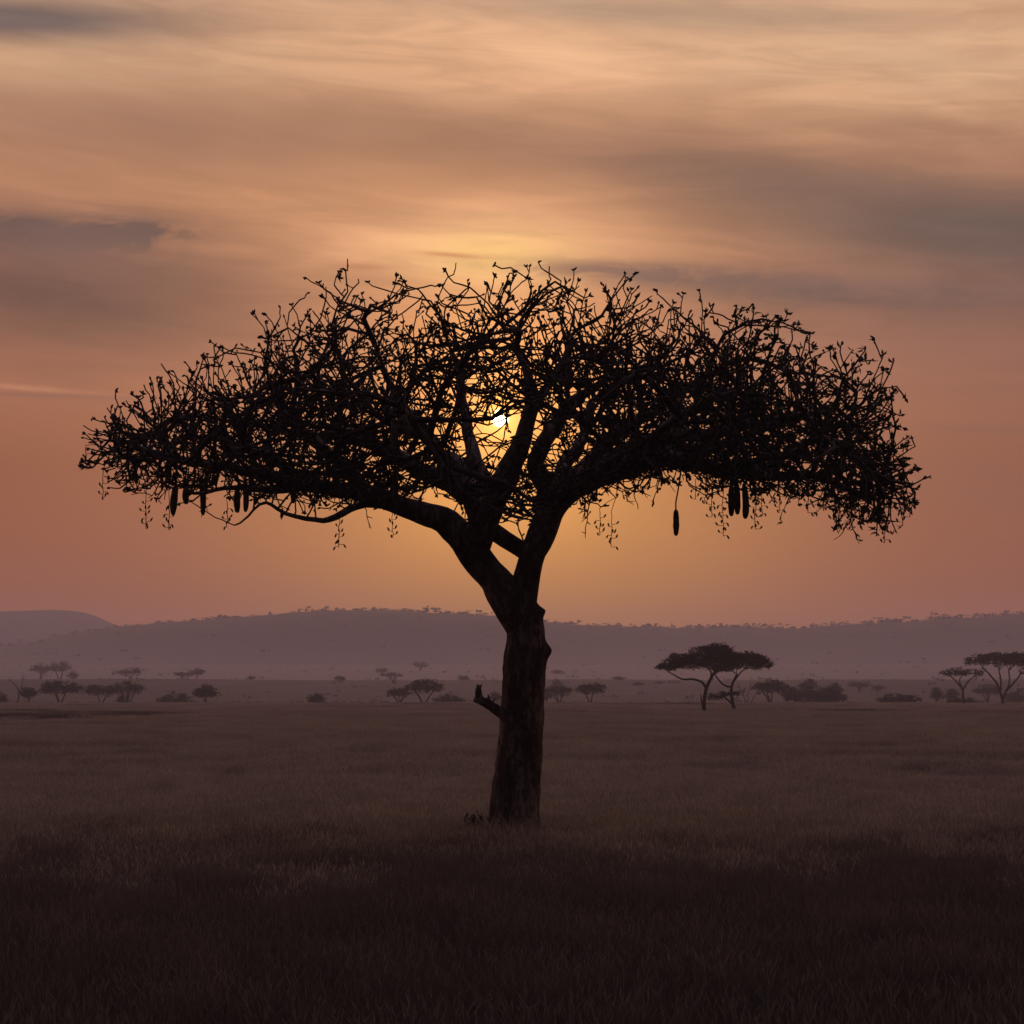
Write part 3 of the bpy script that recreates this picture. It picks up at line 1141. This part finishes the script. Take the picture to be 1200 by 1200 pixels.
# ------------------------------------------------------------------ background trees
def field_d(py):
    return CAM_H / ((py - HZ) * K)


def bg_tree(name, cat, label, px, dist, stems, lobes, group=None, leaf_px=1.0, dens=1.0, per=26, bare=0, trunk_px=1.6):
    """stems: pixel polylines from the ground up (offsets in photo px); lobes: (cx, cy, rx, ry) in photo px.
    Shapes are laid out at real size for the tree's own distance, and given depth."""
    d = dist
    s = K * d
    gx = (px - 600) * s
    gz = ground_z(gx, d)
    base_row = HZ + (CAM_H - gz) / s
    e = empty(name, (gx, d, gz))
    tag(e, label, cat, group)
    tm_ = MB()
    ends = []
    for st in stems:
        pts = []
        dy = 0
        drift = R.uniform(-.35, .35)
        for i, (x, y, r) in enumerate(st):
            p = P(x, y, d)
            if i == 0 and y > base_row - 6:
                p.z = gz - 0.1
            p.y += dy
            dy += drift * s * 3 * (1 if i else 0.5)
            pts.append((*p, max(0.03, r * s)))
        sp = spline(pts, max(0.15, s * 1.5))
        tm_.tube([Vector(q[:3]) + noise.noise_vector((q[0] * .6, q[2] * .6, d)) * s * .7 for q in sp], list(sp[:, 3]), 8)
        ends.append((Vector(sp[-1][:3]), sp[-1][3]))
    foot_x = [st[0][0] for st in stems if st[0][1] > base_row - 6]
    if len(foot_x) > 1:                                     # the stems of a clump spring from one rootstock
        tm_.tube([Vector(((min(foot_x) - 600) * s, d, gz - .03)), Vector(((max(foot_x) - 600) * s, d, gz - .03))], [.12, .12], 6)
    cents = []
    for (cx, cyy, rx, ry) in lobes:
        n = max(4, int(rx * ry * 0.34 * dens) + 4)
        for _ in range(n):
            a = R.uniform(0, 6.28)
            rr = math.sqrt(R.random())
            ox, oy = math.cos(a) * rr, math.sin(a) * rr
            oz = R.uniform(-.55, 1) * math.sqrt(max(0, 1 - rr * rr))
            c = P(cx, cyy, d) + Vector((ox * rx * s, oy * rx * s * .85, oz * ry * s))
            c += Vector((R.gauss(0, .06), R.gauss(0, .06), R.gauss(0, .08))) * rx * s
            cents.append(c)
    # boughs to the clumps
    if stems:
        for c in R.sample(cents, min(len(cents), 26)):
            q, r = min(ends, key=lambda t: (t[0] - c).length)
            mid = q.lerp(c, .5) + Vector((R.gauss(0, .1), R.gauss(0, .1), -.08)) * (c - q).length
            tm_.tube([q, mid, c], [r * .55, r * .36, r * .15], 5)
    for _ in range(bare):
        q, r = R.choice(ends)
        pts = [q]
        dd = Vector((R.gauss(0, .7), R.gauss(0, .5), R.uniform(.3, 1))).normalized()
        for k in range(4):
            dd = (dd + Vector((R.gauss(0, .35), R.gauss(0, .3), R.gauss(.05, .25)))).normalized()
            pts.append(pts[-1] + dd * s * 2.6)
        tm_.tube(pts, [r * .6 * (1 - .18 * k) for k in range(5)], 4)
    if tm_.n:
        tm_.build('trunk', M_BG_BARK, e)
    if cents:
        cm = MB()
        leaf_cloud(cm, cents, int(per * 1.35), s * 2.1, s * leaf_px, 0.5)
        cm.build('crown', M_BG_LEAF, e, smooth=False)
    return e


# the pair of flat-topped acacias right of the trunk
bg_tree('acacia_tree', 'tree', 'tall acacia with broad domed crown beside its smaller twin, right of the big trunk', 825.5, field_d(838.5),
        [[(825.5, 839, 2.8), (825, 828, 2.2), (826, 815, 2.1), (829, 803, 2.0), (834, 793, 1.7), (838, 786, 1.2)],
         [(827, 806, 1.7), (822, 799, 1.4), (812, 796, 1.2), (800, 796, 1.0), (790, 791, .8), (782, 787, .6)],
         [(824, 829, 1.2), (822, 820, .8), (821.5, 813, .6)],
         [(831, 799, 1.3), (833, 788, 1.0), (825, 780, .7)], [(835, 791, 1.2), (845, 783, .9), (850, 775, .6)]],
        [(833, 766, 26, 10), (812, 776, 26, 9), (852, 773, 18, 10), (792, 780, 19, 7), (779, 782, 11, 4.5), (836, 778, 30, 7), (843, 761, 18, 6), (800, 772, 16, 6)],
        'pair of acacias on the plain', leaf_px=1.15, dens=1.4)
bg_tree('acacia_tree', 'tree', 'leaning smaller acacia with lower flat crown and side bough, outer tree of the pair', 860.5, field_d(836),
        [[(861, 837, 2.4), (859.5, 826, 2.0), (857.5, 814, 1.8), (858, 804, 1.6), (861, 796, 1.3), (864, 790, 1)],
         [(857.5, 805, 1.3), (850, 804, 1.1), (844, 799, 1.0), (838, 791, .8)],
         [(859, 826, 1.3), (853, 820, 1.0), (846, 815, .8)],
         [(861, 797, 1.1), (867, 789, .8), (874, 783, .6)]],
        [(874, 777, 28, 10), (892, 780, 13, 6), (866, 772, 18, 8), (850, 783, 18, 6), (880, 771, 14, 6), (840, 817, 9, 3.6), (849, 813, 7, 2.6), (863, 813, 4, 2)],
        'pair of acacias on the plain', leaf_px=1.15, dens=1.35)
# the two umbrella acacias at the right edge
bg_tree('acacia_tree', 'tree', 'small slender umbrella acacia with thin flat crown near the right edge', 1129, field_d(827.2),
        [[(1129, 828, 1.9), (1128.5, 818, 1.5), (1127, 808, 1.4), (1121, 799, 1.0), (1113, 792, .7)],
         [(1127.5, 809, 1.3), (1134, 800, .9), (1141, 793, .7)], [(1127, 806, 1), (1125, 797, .7), (1128, 791, .5)]],
        [(1115, 789.5, 15, 3.6), (1139, 789, 15, 3.8), (1127, 788, 16, 3.6)], 'umbrella acacias near the right edge', leaf_px=1.05, per=22)
bg_tree('acacia_tree', 'tree', 'large umbrella acacia with forked trunk and wide flat crown at the right edge', 1175, field_d(827.8),
        [[(1175, 829, 2.4), (1174.5, 820, 1.9), (1172, 811, 1.6), (1167, 800, 1.3), (1158, 789, 1.0), (1150, 782, .8)],
         [(1174.5, 821, 1.7), (1180, 809, 1.4), (1189, 799, 1.1), (1196, 790, .9)], [(1173, 812, 1.2), (1173, 799, 1.0), (1171, 786, .8)],
         [(1181, 808, 1.1), (1183, 796, .9), (1182, 786, .7)]],
        [(1150, 775, 20, 4.5), (1176, 774, 28, 7), (1200, 776, 26, 7), (1170, 770, 24, 4), (1192, 771, 22, 4.5)], 'umbrella acacias near the right edge',
        leaf_px=1.2, dens=1.2)


def dome(px, w, top, dist):
    """stems and lobes of a spreading umbrella tree; top is the photo row of its crown top"""
    s = K * dist
    gz = ground_z((px - 600) * s, dist)
    b = HZ + (CAM_H - gz) / s
    h = b - top
    st = []
    for k in range(R.randint(3, 5)):
        dx = R.uniform(-.34, .34) * w
        st.append([(px + dx * .06, b, max(.5, h * .04)), (px + dx * .45, b - h * .32, max(.35, h * .028)), (px + dx, b - h * .66, max(.25, h * .018))])
    lb = [(px, top + h * .22, w * .33, h * .2), (px - w * .24, top + h * .34, w * .26, h * .17), (px + w * .24, top + h * .33, w * .26, h * .17),
          (px + R.uniform(-.1, .1) * w, top + h * .42, w * .4, h * .12)]
    return st, lb


def roundt(px, w, top, dist):
    s = K * dist
    gz = ground_z((px - 600) * s, dist)
    b = HZ + (CAM_H - gz) / s
    h = b - top
    st = [[(px, b, max(.5, h * .05)), (px + R.uniform(-.05, .05) * w, b - h * .3, max(.4, h * .04)), (px + R.uniform(-.1, .1) * w, b - h * .6, max(.25, h * .02))]]
    lb = [(px, top + h * .25, w * .3, h * .24), (px - w * .2, top + h * .45, w * .28, h * .22), (px + w * .22, top + h * .42, w * .26, h * .22), (px, top + h * .5, w * .36, h * .2)]
    return st, lb


def bushl(px, w, top, dist):
    s = K * dist
    gz = ground_z((px - 600) * s, dist)
    b = HZ + (CAM_H - gz) / s
    h = b - top
    st = [[(px + k * w * .1, b, .5), (px + k * w * .2, b - h * .5, .3)] for k in (-1, 0, 1)]
    lb = [(px, top + h * .45, w * .3, h * .42), (px - w * .25, top + h * .62, w * .22, h * .32), (px + w * .25, top + h * .62, w * .22, h * .32), (px, top + h * .75, w * .42, h * .22)]
    return st, lb


def put(kind, name, cat, px, w, top, dist, label, group, **kw):
    st, lb = {'d': dome, 'r': roundt, 'b': bushl}[kind](px, w, top, dist)
    return bg_tree(name, cat, label, px, dist, st, lb, group, **kw)


G1 = 'trees along the far edge of the field'
G2 = 'bushes along the far edge of the field'
G3 = 'hazy trees on the misty slope'
E1 = 400.0
put('b', 'bush', 'bush', 1, 18, 811, E1, 'dark bush cut by the left edge of the photo', G2)
bg_tree('bare_tree', 'tree', 'thin leafless forked tree beside the dark dense bush far left', 21, E1 + 2,
        [[(21, 826, .9), (22, 812, .7), (18, 803, .5), (12, 798, .35)], [(21.5, 815, .6), (25, 805, .45), (27, 797, .3)]], [], G1, bare=9)
put('r', 'bush', 'bush', 33, 17, 803, E1 - 4, 'dark dense upright bush between bare tree and wide umbrella tree', G2, leaf_px=1.2)
put('d', 'umbrella_tree', 'tree', 70, 56, 798, E1 + 10, 'wide dark dome-crowned tree, broadest of the row at far left', G1, leaf_px=1.15)
put('d', 'umbrella_tree', 'tree', 118, 44, 801, E1 + 25, 'mid sized spreading tree right after the broadest dome tree', G1)
put('d', 'umbrella_tree', 'tree', 149, 42, 798, E1 + 35, 'airy many-stemmed tree at the right end of the far left row', G1, dens=.8)
put('b', 'bush', 'bush', 143, 9, 815, E1 - 3, 'tiny dark bush at the foot of the airy many-stemmed tree', G2)
put('b', 'bush', 'bush', 205, 44, 810, E1 + 30, 'long low scrubby bush just left of the dark round tree', G2, dens=.8)
put('r', 'round_tree', 'tree', 241, 30, 803, E1 - 6, 'dark little round-crowned tree standing alone at left of the field edge', G1, leaf_px=1.2)
put('b', 'bush', 'bush', 371, 21, 811, E1, 'lone pointed bush on the field edge, midway between round tree and trunk', G2)
put('d', 'umbrella_tree', 'tree', 497, 44, 795, E1 + 5, 'rounded broad tree on the field edge left of the trunk stub', G1, leaf_px=1.15)
put('d', 'umbrella_tree', 'tree', 468, 28, 805, E1 + 20, 'smaller paler tree tucked against the rounded broad tree', G1)
put('b', 'bush', 'bush', 526, 40, 813, E1 + 30, 'low flat bush trailing right of the rounded broad tree', G2)
put('r', 'round_tree', 'tree', 580, 18, 811, E1 + 40, 'small tree peeping out between the stub and the trunk', G1)
put('d', 'umbrella_tree', 'tree', 656, 34, 801, E1 + 15, 'hazy spreading tree close to the right side of the trunk', G1)
put('r', 'round_tree', 'tree', 640, 14, 807, E1 + 35, 'small pale tree touching the trunk on its right', G1)
put('d', 'umbrella_tree', 'tree', 692, 36, 799, E1 - 8, 'crisp dark tree with open tiered crown right of the trunk', G1, leaf_px=1.1)
bg_tree('bare_tree', 'tree', 'leafless twiggy shrub right of the acacia pair', 876, E1 - 60,
        [[(874, 829, .6), (871, 815, .4), (866, 806, .3)], [(876, 829, .6), (877, 813, .4), (880, 803, .3)], [(878, 829, .5), (884, 816, .35), (889, 808, .25)]], [], G1, bare=10)
put('d', 'umbrella_tree', 'tree', 903, 42, 796, E1 - 5, 'dark tiered tree at the near end of the right-hand thicket', G1, leaf_px=1.2)
put('b', 'bush', 'bush', 938, 50, 801, E1 + 15, 'big rounded thicket bush next to the dark tiered tree', G2)
put('b', 'bush', 'bush', 971, 44, 805, E1 + 5, 'dark sloping thicket bush ending the right-hand thicket', G2, leaf_px=1.2)
put('d', 'umbrella_tree', 'tree', 979, 18, 801, E1 + 90, 'pale small tree rising behind the dark sloping bush', G1)
put('d', 'umbrella_tree', 'tree', 948, 20, 795, E1 + 130, 'faint flat tree showing over the rounded thicket bush', G1)
put('b', 'bush', 'bush', 1054, 56, 813, E1 - 10, 'low dome-shaped dark bush alone on the field edge at right', G2, leaf_px=1.2)
put('b', 'bush', 'bush', 1128, 42, 817, E1 - 30, 'low bush round the foot of the slender umbrella acacia', G2)
put('r', 'round_tree', 'tree', 1097, 15, 805, E1 + 80, 'small pale round tree left of the slender umbrella acacia', G1)
put('r', 'round_tree', 'tree', 1116, 17, 806, E1 + 100, 'small pale tree just behind the slender umbrella acacia', G1)
put('d', 'umbrella_tree', 'tree', 1158, 34, 802, E1 + 120, 'pale spreading tree behind the forked umbrella acacia', G1)
put('b', 'bush', 'bush', 1192, 30, 806, E1 + 100, 'pale bushes cut by the right edge behind the umbrella acacia', G2)
# hazier trees further up the slope
for kind, px, w, top, dist, lab in [
    ('d', 47, 24, 778, 905, 'faint flat tree, paler of the hazy pair at far left'),
    ('d', 70, 28, 775, 880, 'faint wide tree, darker of the hazy pair at far left'),
    ('r', 85, 12, 787, 860, 'tiny faint bush right of the hazy pair at far left'),
    ('d', 152, 36, 784, 800, 'hazy branching tree rising above the far left row'),
    ('d', 213, 15, 788, 830, 'smaller faint tree of the hazy pair above the round tree'),
    ('r', 230, 20, 783, 820, 'larger faint tree of the hazy pair above the round tree'),
    ('r', 294, 6, 793, 860, 'speck of a tree on the misty slope right of the round tree'),
    ('r', 398, 9, 793, 800, 'small faint tree on the misty slope left of the broad tree'),
    ('d', 460, 26, 788, 900, 'very faint rounded tree above the broad tree'),
    ('d', 448, 12, 783, 1050, 'barely visible flat tree high on the misty slope'),
    ('d', 492, 18, 776, 1150, 'barely visible wide tree at the foot of the ridge'),
    ('r', 543, 12, 793, 820, 'small faint tree above the stub on the slope'),
    ('d', 653, 14, 786, 1100, 'very faint flat tree high right of the trunk'),
    ('r', 652, 10, 796, 700, 'small hazy tree above the spreading tree by the trunk'),
    ('r', 725, 15, 794, 800, 'faint round tree between tiered tree and acacia pair'),
    ('d', 748, 11, 801, 720, 'tiny faint tree left of the acacia pair'),
    ('d', 772, 11, 801, 740, 'tiny faint flat bush just left of the acacia pair'),
    ('d', 788, 18, 801, 750, 'tiny faint tree seen under the acacia pair\'s outer bough'),
    ('d', 1007, 24, 799, 640, 'hazy spreading tree right of the thicket'),
    ('r', 1029, 12, 803, 640, 'small hazy tree beside the spreading one right of the thicket'),
]:
    put(kind, 'hazy_tree', 'tree', px, w, top, dist, lab, G3, per=18)

# tussocks and scrub scattered over the field and its far edge
sh = MB()
for _ in range(900):
    d = R.choice([R.uniform(385, 430), R.uniform(385, 430), R.uniform(385, 430), R.uniform(540, 1250)])
    px = R.uniform(-150, 1350)
    x = (px - 600) * K * d
    z = ground_z(x, d)
    h = R.uniform(.25, .8) if d < 500 else R.uniform(.5, 1.6)
    leaf_cloud(sh, [Vector((x + R.gauss(0, 1.6), d + R.gauss(0, 1), z + h * .4)) for _ in range(2)], 9, h * .6, h * .45, .6)
so = sh.build('undergrowth', M_SHRUB, smooth=False)
tag(so, 'low dark scrub and tussocks scattered over the plain', kind='stuff')

# little bush at the foot of the trunk
fbx = P(556, 987, D0 - 0.5)
e = empty('leafy_shrub', (fbx.x, fbx.y, ground_z(fbx.x, fbx.y)))
tag(e, 'small dark twiggy shrub at the left foot of the big trunk', 'shrub')
ms, ml = MB(), MB()
for k in range(30):
    b = Vector((e.location.x + R.gauss(.12, .13), e.location.y + R.gauss(0, .1), e.location.z))
    h = R.uniform(.25, .55)
    t = b + Vector((R.gauss(0, .12), R.gauss(0, .15), h))
    mid = b.lerp(t, .5) + Vector((R.gauss(0, .04), 0, 0))
    ms.tube([b, mid, t], [.009, .007, .004], 4)
    for i in range(20):
        f = R.uniform(.3, 1)
        leaf(ml, b.lerp(t, f) + Vector((R.gauss(0, .02), R.gauss(0, .02), 0)), Vector((R.gauss(0, 1), R.gauss(0, 1), R.gauss(.3, .6))), R.uniform(.05, .10), .015)
ms.build('stem', M_STALK, e)
ml.build('leaves', M_LEAF, e, smooth=False)

# ------------------------------------------------------------------ grass
src = bpy.data.collections.new('grass_sources')


def grass_patch(name, size, count, h0, h1, w, head, seed, gm_=None):
    q = random.Random(seed)
    mb = MB()
    for _ in range(count):
        x, y = q.uniform(-.5, .5) * size, q.uniform(-.5, .5) * size
        h = q.uniform(h0, h1)
        a = q.uniform(0, 6.283)
        lean = q.uniform(.03, .42) ** 1.0 * h * (1.6 if q.random() < .15 else 1)
        dx, dy = math.cos(a) * lean, math.sin(a) * lean
        fa = q.uniform(-.9, .9)
        wx, wy = math.cos(fa) * w * .5, math.sin(fa) * w * .5
        p = []
        for t, k in ((0, 1), (.45, .8), (.8, .5)):
            cx, cy2, cz = x + dx * t * t, y + dy * t * t, h * t * (1 - .12 * t * lean / h)
            p += [(cx - wx * k, cy2 - wy * k, cz), (cx + wx * k, cy2 + wy * k, cz)]
        p.append((x + dx, y + dy, h * .94))
        mb.add(p, [(0, 1, 3, 2), (2, 3, 5, 4), (4, 5, 6)], 0)
        if q.random() < head:
            b = Vector(p[-1])
            d = Vector((dx * 1.6, dy * 1.6, h * .7)).normalized()
            L = q.uniform(.06, .15) * (1 + w * 12)
            ww = (0.005 + w * .7) * q.uniform(.7, 1.3)
            b -= d * L * .3
            mm = b + d * L * .5
            e2 = b + d * L
            mb.add([b, (mm.x - wx / w * ww, mm.y - wy / w * ww, mm.z), e2, (mm.x + wx / w * ww, mm.y + wy / w * ww, mm.z)], [(0, 1, 2, 3)], 1)
    me = bpy.data.meshes.new(name)
    me.from_pydata(mb.v, [], mb.f)
    me.materials.append(gm_ or M_GRASS)
    me.materials.append(M_HEAD if gm_ is None else M_MGRASS)
    me.polygons.foreach_set('material_index', mb.mi)
    me.update()
    o = bpy.data.objects.new(name, me)
    return o


def grass_layer(name, label, variants, pts):
    """ONE object whose points carry instanced tufts"""
    me = bpy.data.meshes.new(name)
    me.from_pydata([p[0] for p in pts], [], [])
    at = me.attributes.new('pick', 'INT', 'POINT')
    at.data.foreach_set('value', [R.randrange(len(variants)) for _ in pts])
    at = me.attributes.new('turn', 'FLOAT_VECTOR', 'POINT')
    at.data.foreach_set('vector', [c for _ in pts for c in (0, 0, R.choice([0, math.pi]) + R.uniform(-.5, .5))])
    at = me.attributes.new('size', 'FLOAT_VECTOR', 'POINT')
    at.data.foreach_set('vector', [c for p in pts for c in (1, 1, p[1])])
    o = bpy.data.objects.new(name, me)
    COL.objects.link(o)
    c = bpy.data.collections.new(name + '_variants')
    for q in variants:
        c.objects.link(q)
    ng = bpy.data.node_groups.new(name, 'GeometryNodeTree')
    ng.interface.new_socket('Geometry', in_out='INPUT', socket_type='NodeSocketGeometry')
    ng.interface.new_socket('Geometry', in_out='OUTPUT', socket_type='NodeSocketGeometry')
    gi, go = ng.nodes.new('NodeGroupInput'), ng.nodes.new('NodeGroupOutput')
    ip = ng.nodes.new('GeometryNodeInstanceOnPoints')
    ci = ng.nodes.new('GeometryNodeCollectionInfo')
    ci.inputs['Collection'].default_value = c
    ci.inputs['Separate Children'].default_value = True
    ci.inputs['Reset Children'].default_value = True
    ng.links.new(gi.outputs[0], ip.inputs['Points'])
    ng.links.new(ci.outputs[0], ip.inputs['Instance'])
    ip.inputs['Pick Instance'].default_value = True
    for nm, typ, sock in (('pick', 'INT', 'Instance Index'), ('turn', 'FLOAT_VECTOR', 'Rotation'), ('size', 'FLOAT_VECTOR', 'Scale')):
        na_ = ng.nodes.new('GeometryNodeInputNamedAttribute')
        na_.data_type = typ
        na_.inputs[0].default_value = nm
        ng.links.new(na_.outputs[0], ip.inputs[sock])
    ng.links.new(ip.outputs[0], go.inputs[0])
    md = o.modifiers.new('tufts', 'NODES')
    md.node_group = ng
    tag(o, label, kind='stuff')
    return o


def scatter(d0, d1, cell, margin):
    out = []
    y = d0
    while y < d1:
        half = 0.285 * y + margin
        x = -half
        while x < half:
            xx, yy = x + R.uniform(-.5, .5) * cell, y + R.uniform(-.5, .5) * cell
            n1 = noise.noise((xx * .22, yy * .16, 3)) + .6 * noise.noise((xx * .05, yy * .03, 7))
            hgt = 0.95 + (.42 if d0 > 30 else .07) * n1 + R.uniform(-.14, .14)
            if n1 > -0.85 or d0 < 30:
                out.append(((xx, yy, ground_z(xx, yy) - .01), max(.35, hgt)))
            x += cell
        y += cell
    return out


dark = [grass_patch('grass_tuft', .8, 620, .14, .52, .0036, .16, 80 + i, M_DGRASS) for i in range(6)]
medium = [grass_patch('grass_tuft', .8, 580, .14, .48, .0034, .16, 120 + i, M_MGRASS) for i in range(6)]
near = [grass_patch('grass_tuft', .8, 520, .14, .48, .0034, .22, 20 + i) for i in range(6)]
mid = [grass_patch('grass_tuft', 2.6, 1500, .22, .52, .0085, .28, 40 + i) for i in range(5)]
mid_dark = [grass_patch('grass_tuft', 2.6, 1300, .22, .56, .0085, .05, 90 + i, M_DGRASS) for i in range(3)]
far_ = [grass_patch('grass_tuft', 5.5, 1500, .24, .56, .026, .28, 60 + i) for i in range(5)]
far_dark = [grass_patch('grass_tuft', 4.0, 700, .24, .60, .026, .05, 95 + i, M_DGRASS) for i in range(3)]
pn = scatter(6.0, 46, .44, 9)


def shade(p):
    """step of the vignette painted into the dry grass here: 0 dark, 1 medium, 2 pale"""
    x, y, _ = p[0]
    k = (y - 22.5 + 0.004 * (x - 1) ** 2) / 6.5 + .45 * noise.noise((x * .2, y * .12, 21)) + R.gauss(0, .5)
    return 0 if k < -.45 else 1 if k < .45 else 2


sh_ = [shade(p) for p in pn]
grass_layer('grass', 'foreground dry grass with vignette darkening painted in, in front of the big tree', dark, [p for p, q in zip(pn, sh_) if q == 0])
grass_layer('grass', 'dry grass with half the vignette darkening painted in, just before the big tree', medium, [p for p, q in zip(pn, sh_) if q == 1])
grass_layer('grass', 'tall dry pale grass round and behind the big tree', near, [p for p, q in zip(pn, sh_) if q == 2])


def tussocky(p):
    x, y, _ = p[0]
    return noise.noise((x * .035, y * .016, 31)) + .5 * noise.noise((x * .11, y * .05, 33)) > (.40 if y > 80 else .52)


pm, pf = scatter(46, 150, 1.6, 14), scatter(150, 404, 3.6, 24)
grass_layer('grass', 'dry pale grass across the middle of the field', mid, [p for p in pm if not tussocky(p)])
grass_layer('grass', 'darker tussock grass in patches across the field', mid_dark, [p for p in pm if tussocky(p)])
grass_layer('grass', 'dry pale grass out to the far edge of the field', far_, [p for p in pf if not tussocky(p)])
grass_layer('grass', 'darker tussock patches towards the far edge of the field', far_dark, [p for p in pf if tussocky(p)])

# ------------------------------------------------------------------ evening haze
hb = MB()
x0, x1, y0_, y1, z0, z1 = -3150, 3150, -3150, 3150, -4.0, 126.0
hb.add([(x0, y0_, z0), (x1, y0_, z0), (x1, y1, z0), (x0, y1, z0), (x0, y0_, z1), (x1, y0_, z1), (x1, y1, z1), (x0, y1, z1)],
       [(3, 2, 1, 0), (4, 5, 6, 7), (0, 1, 5, 4), (1, 2, 6, 5), (2, 3, 7, 6), (3, 0, 4, 7)])
hm = bpy.data.materials.new('haze')
hm.use_nodes = True
hm.node_tree.nodes.clear()
ho = hm.node_tree.nodes.new('ShaderNodeOutputMaterial')
pv = hm.node_tree.nodes.new('ShaderNodeVolumePrincipled')
pv.inputs['Color'].default_value = (0.94, 0.85, 0.93, 1)
pv.inputs['Density'].default_value = 0.00040
pv.inputs['Anisotropy'].default_value = 0.35
hm.node_tree.links.new(pv.outputs[0], ho.inputs['Volume'])
haze = hb.build('haze', hm, smooth=False)
tag(haze, 'thin evening haze lying over the plain and hills', kind='stuff')
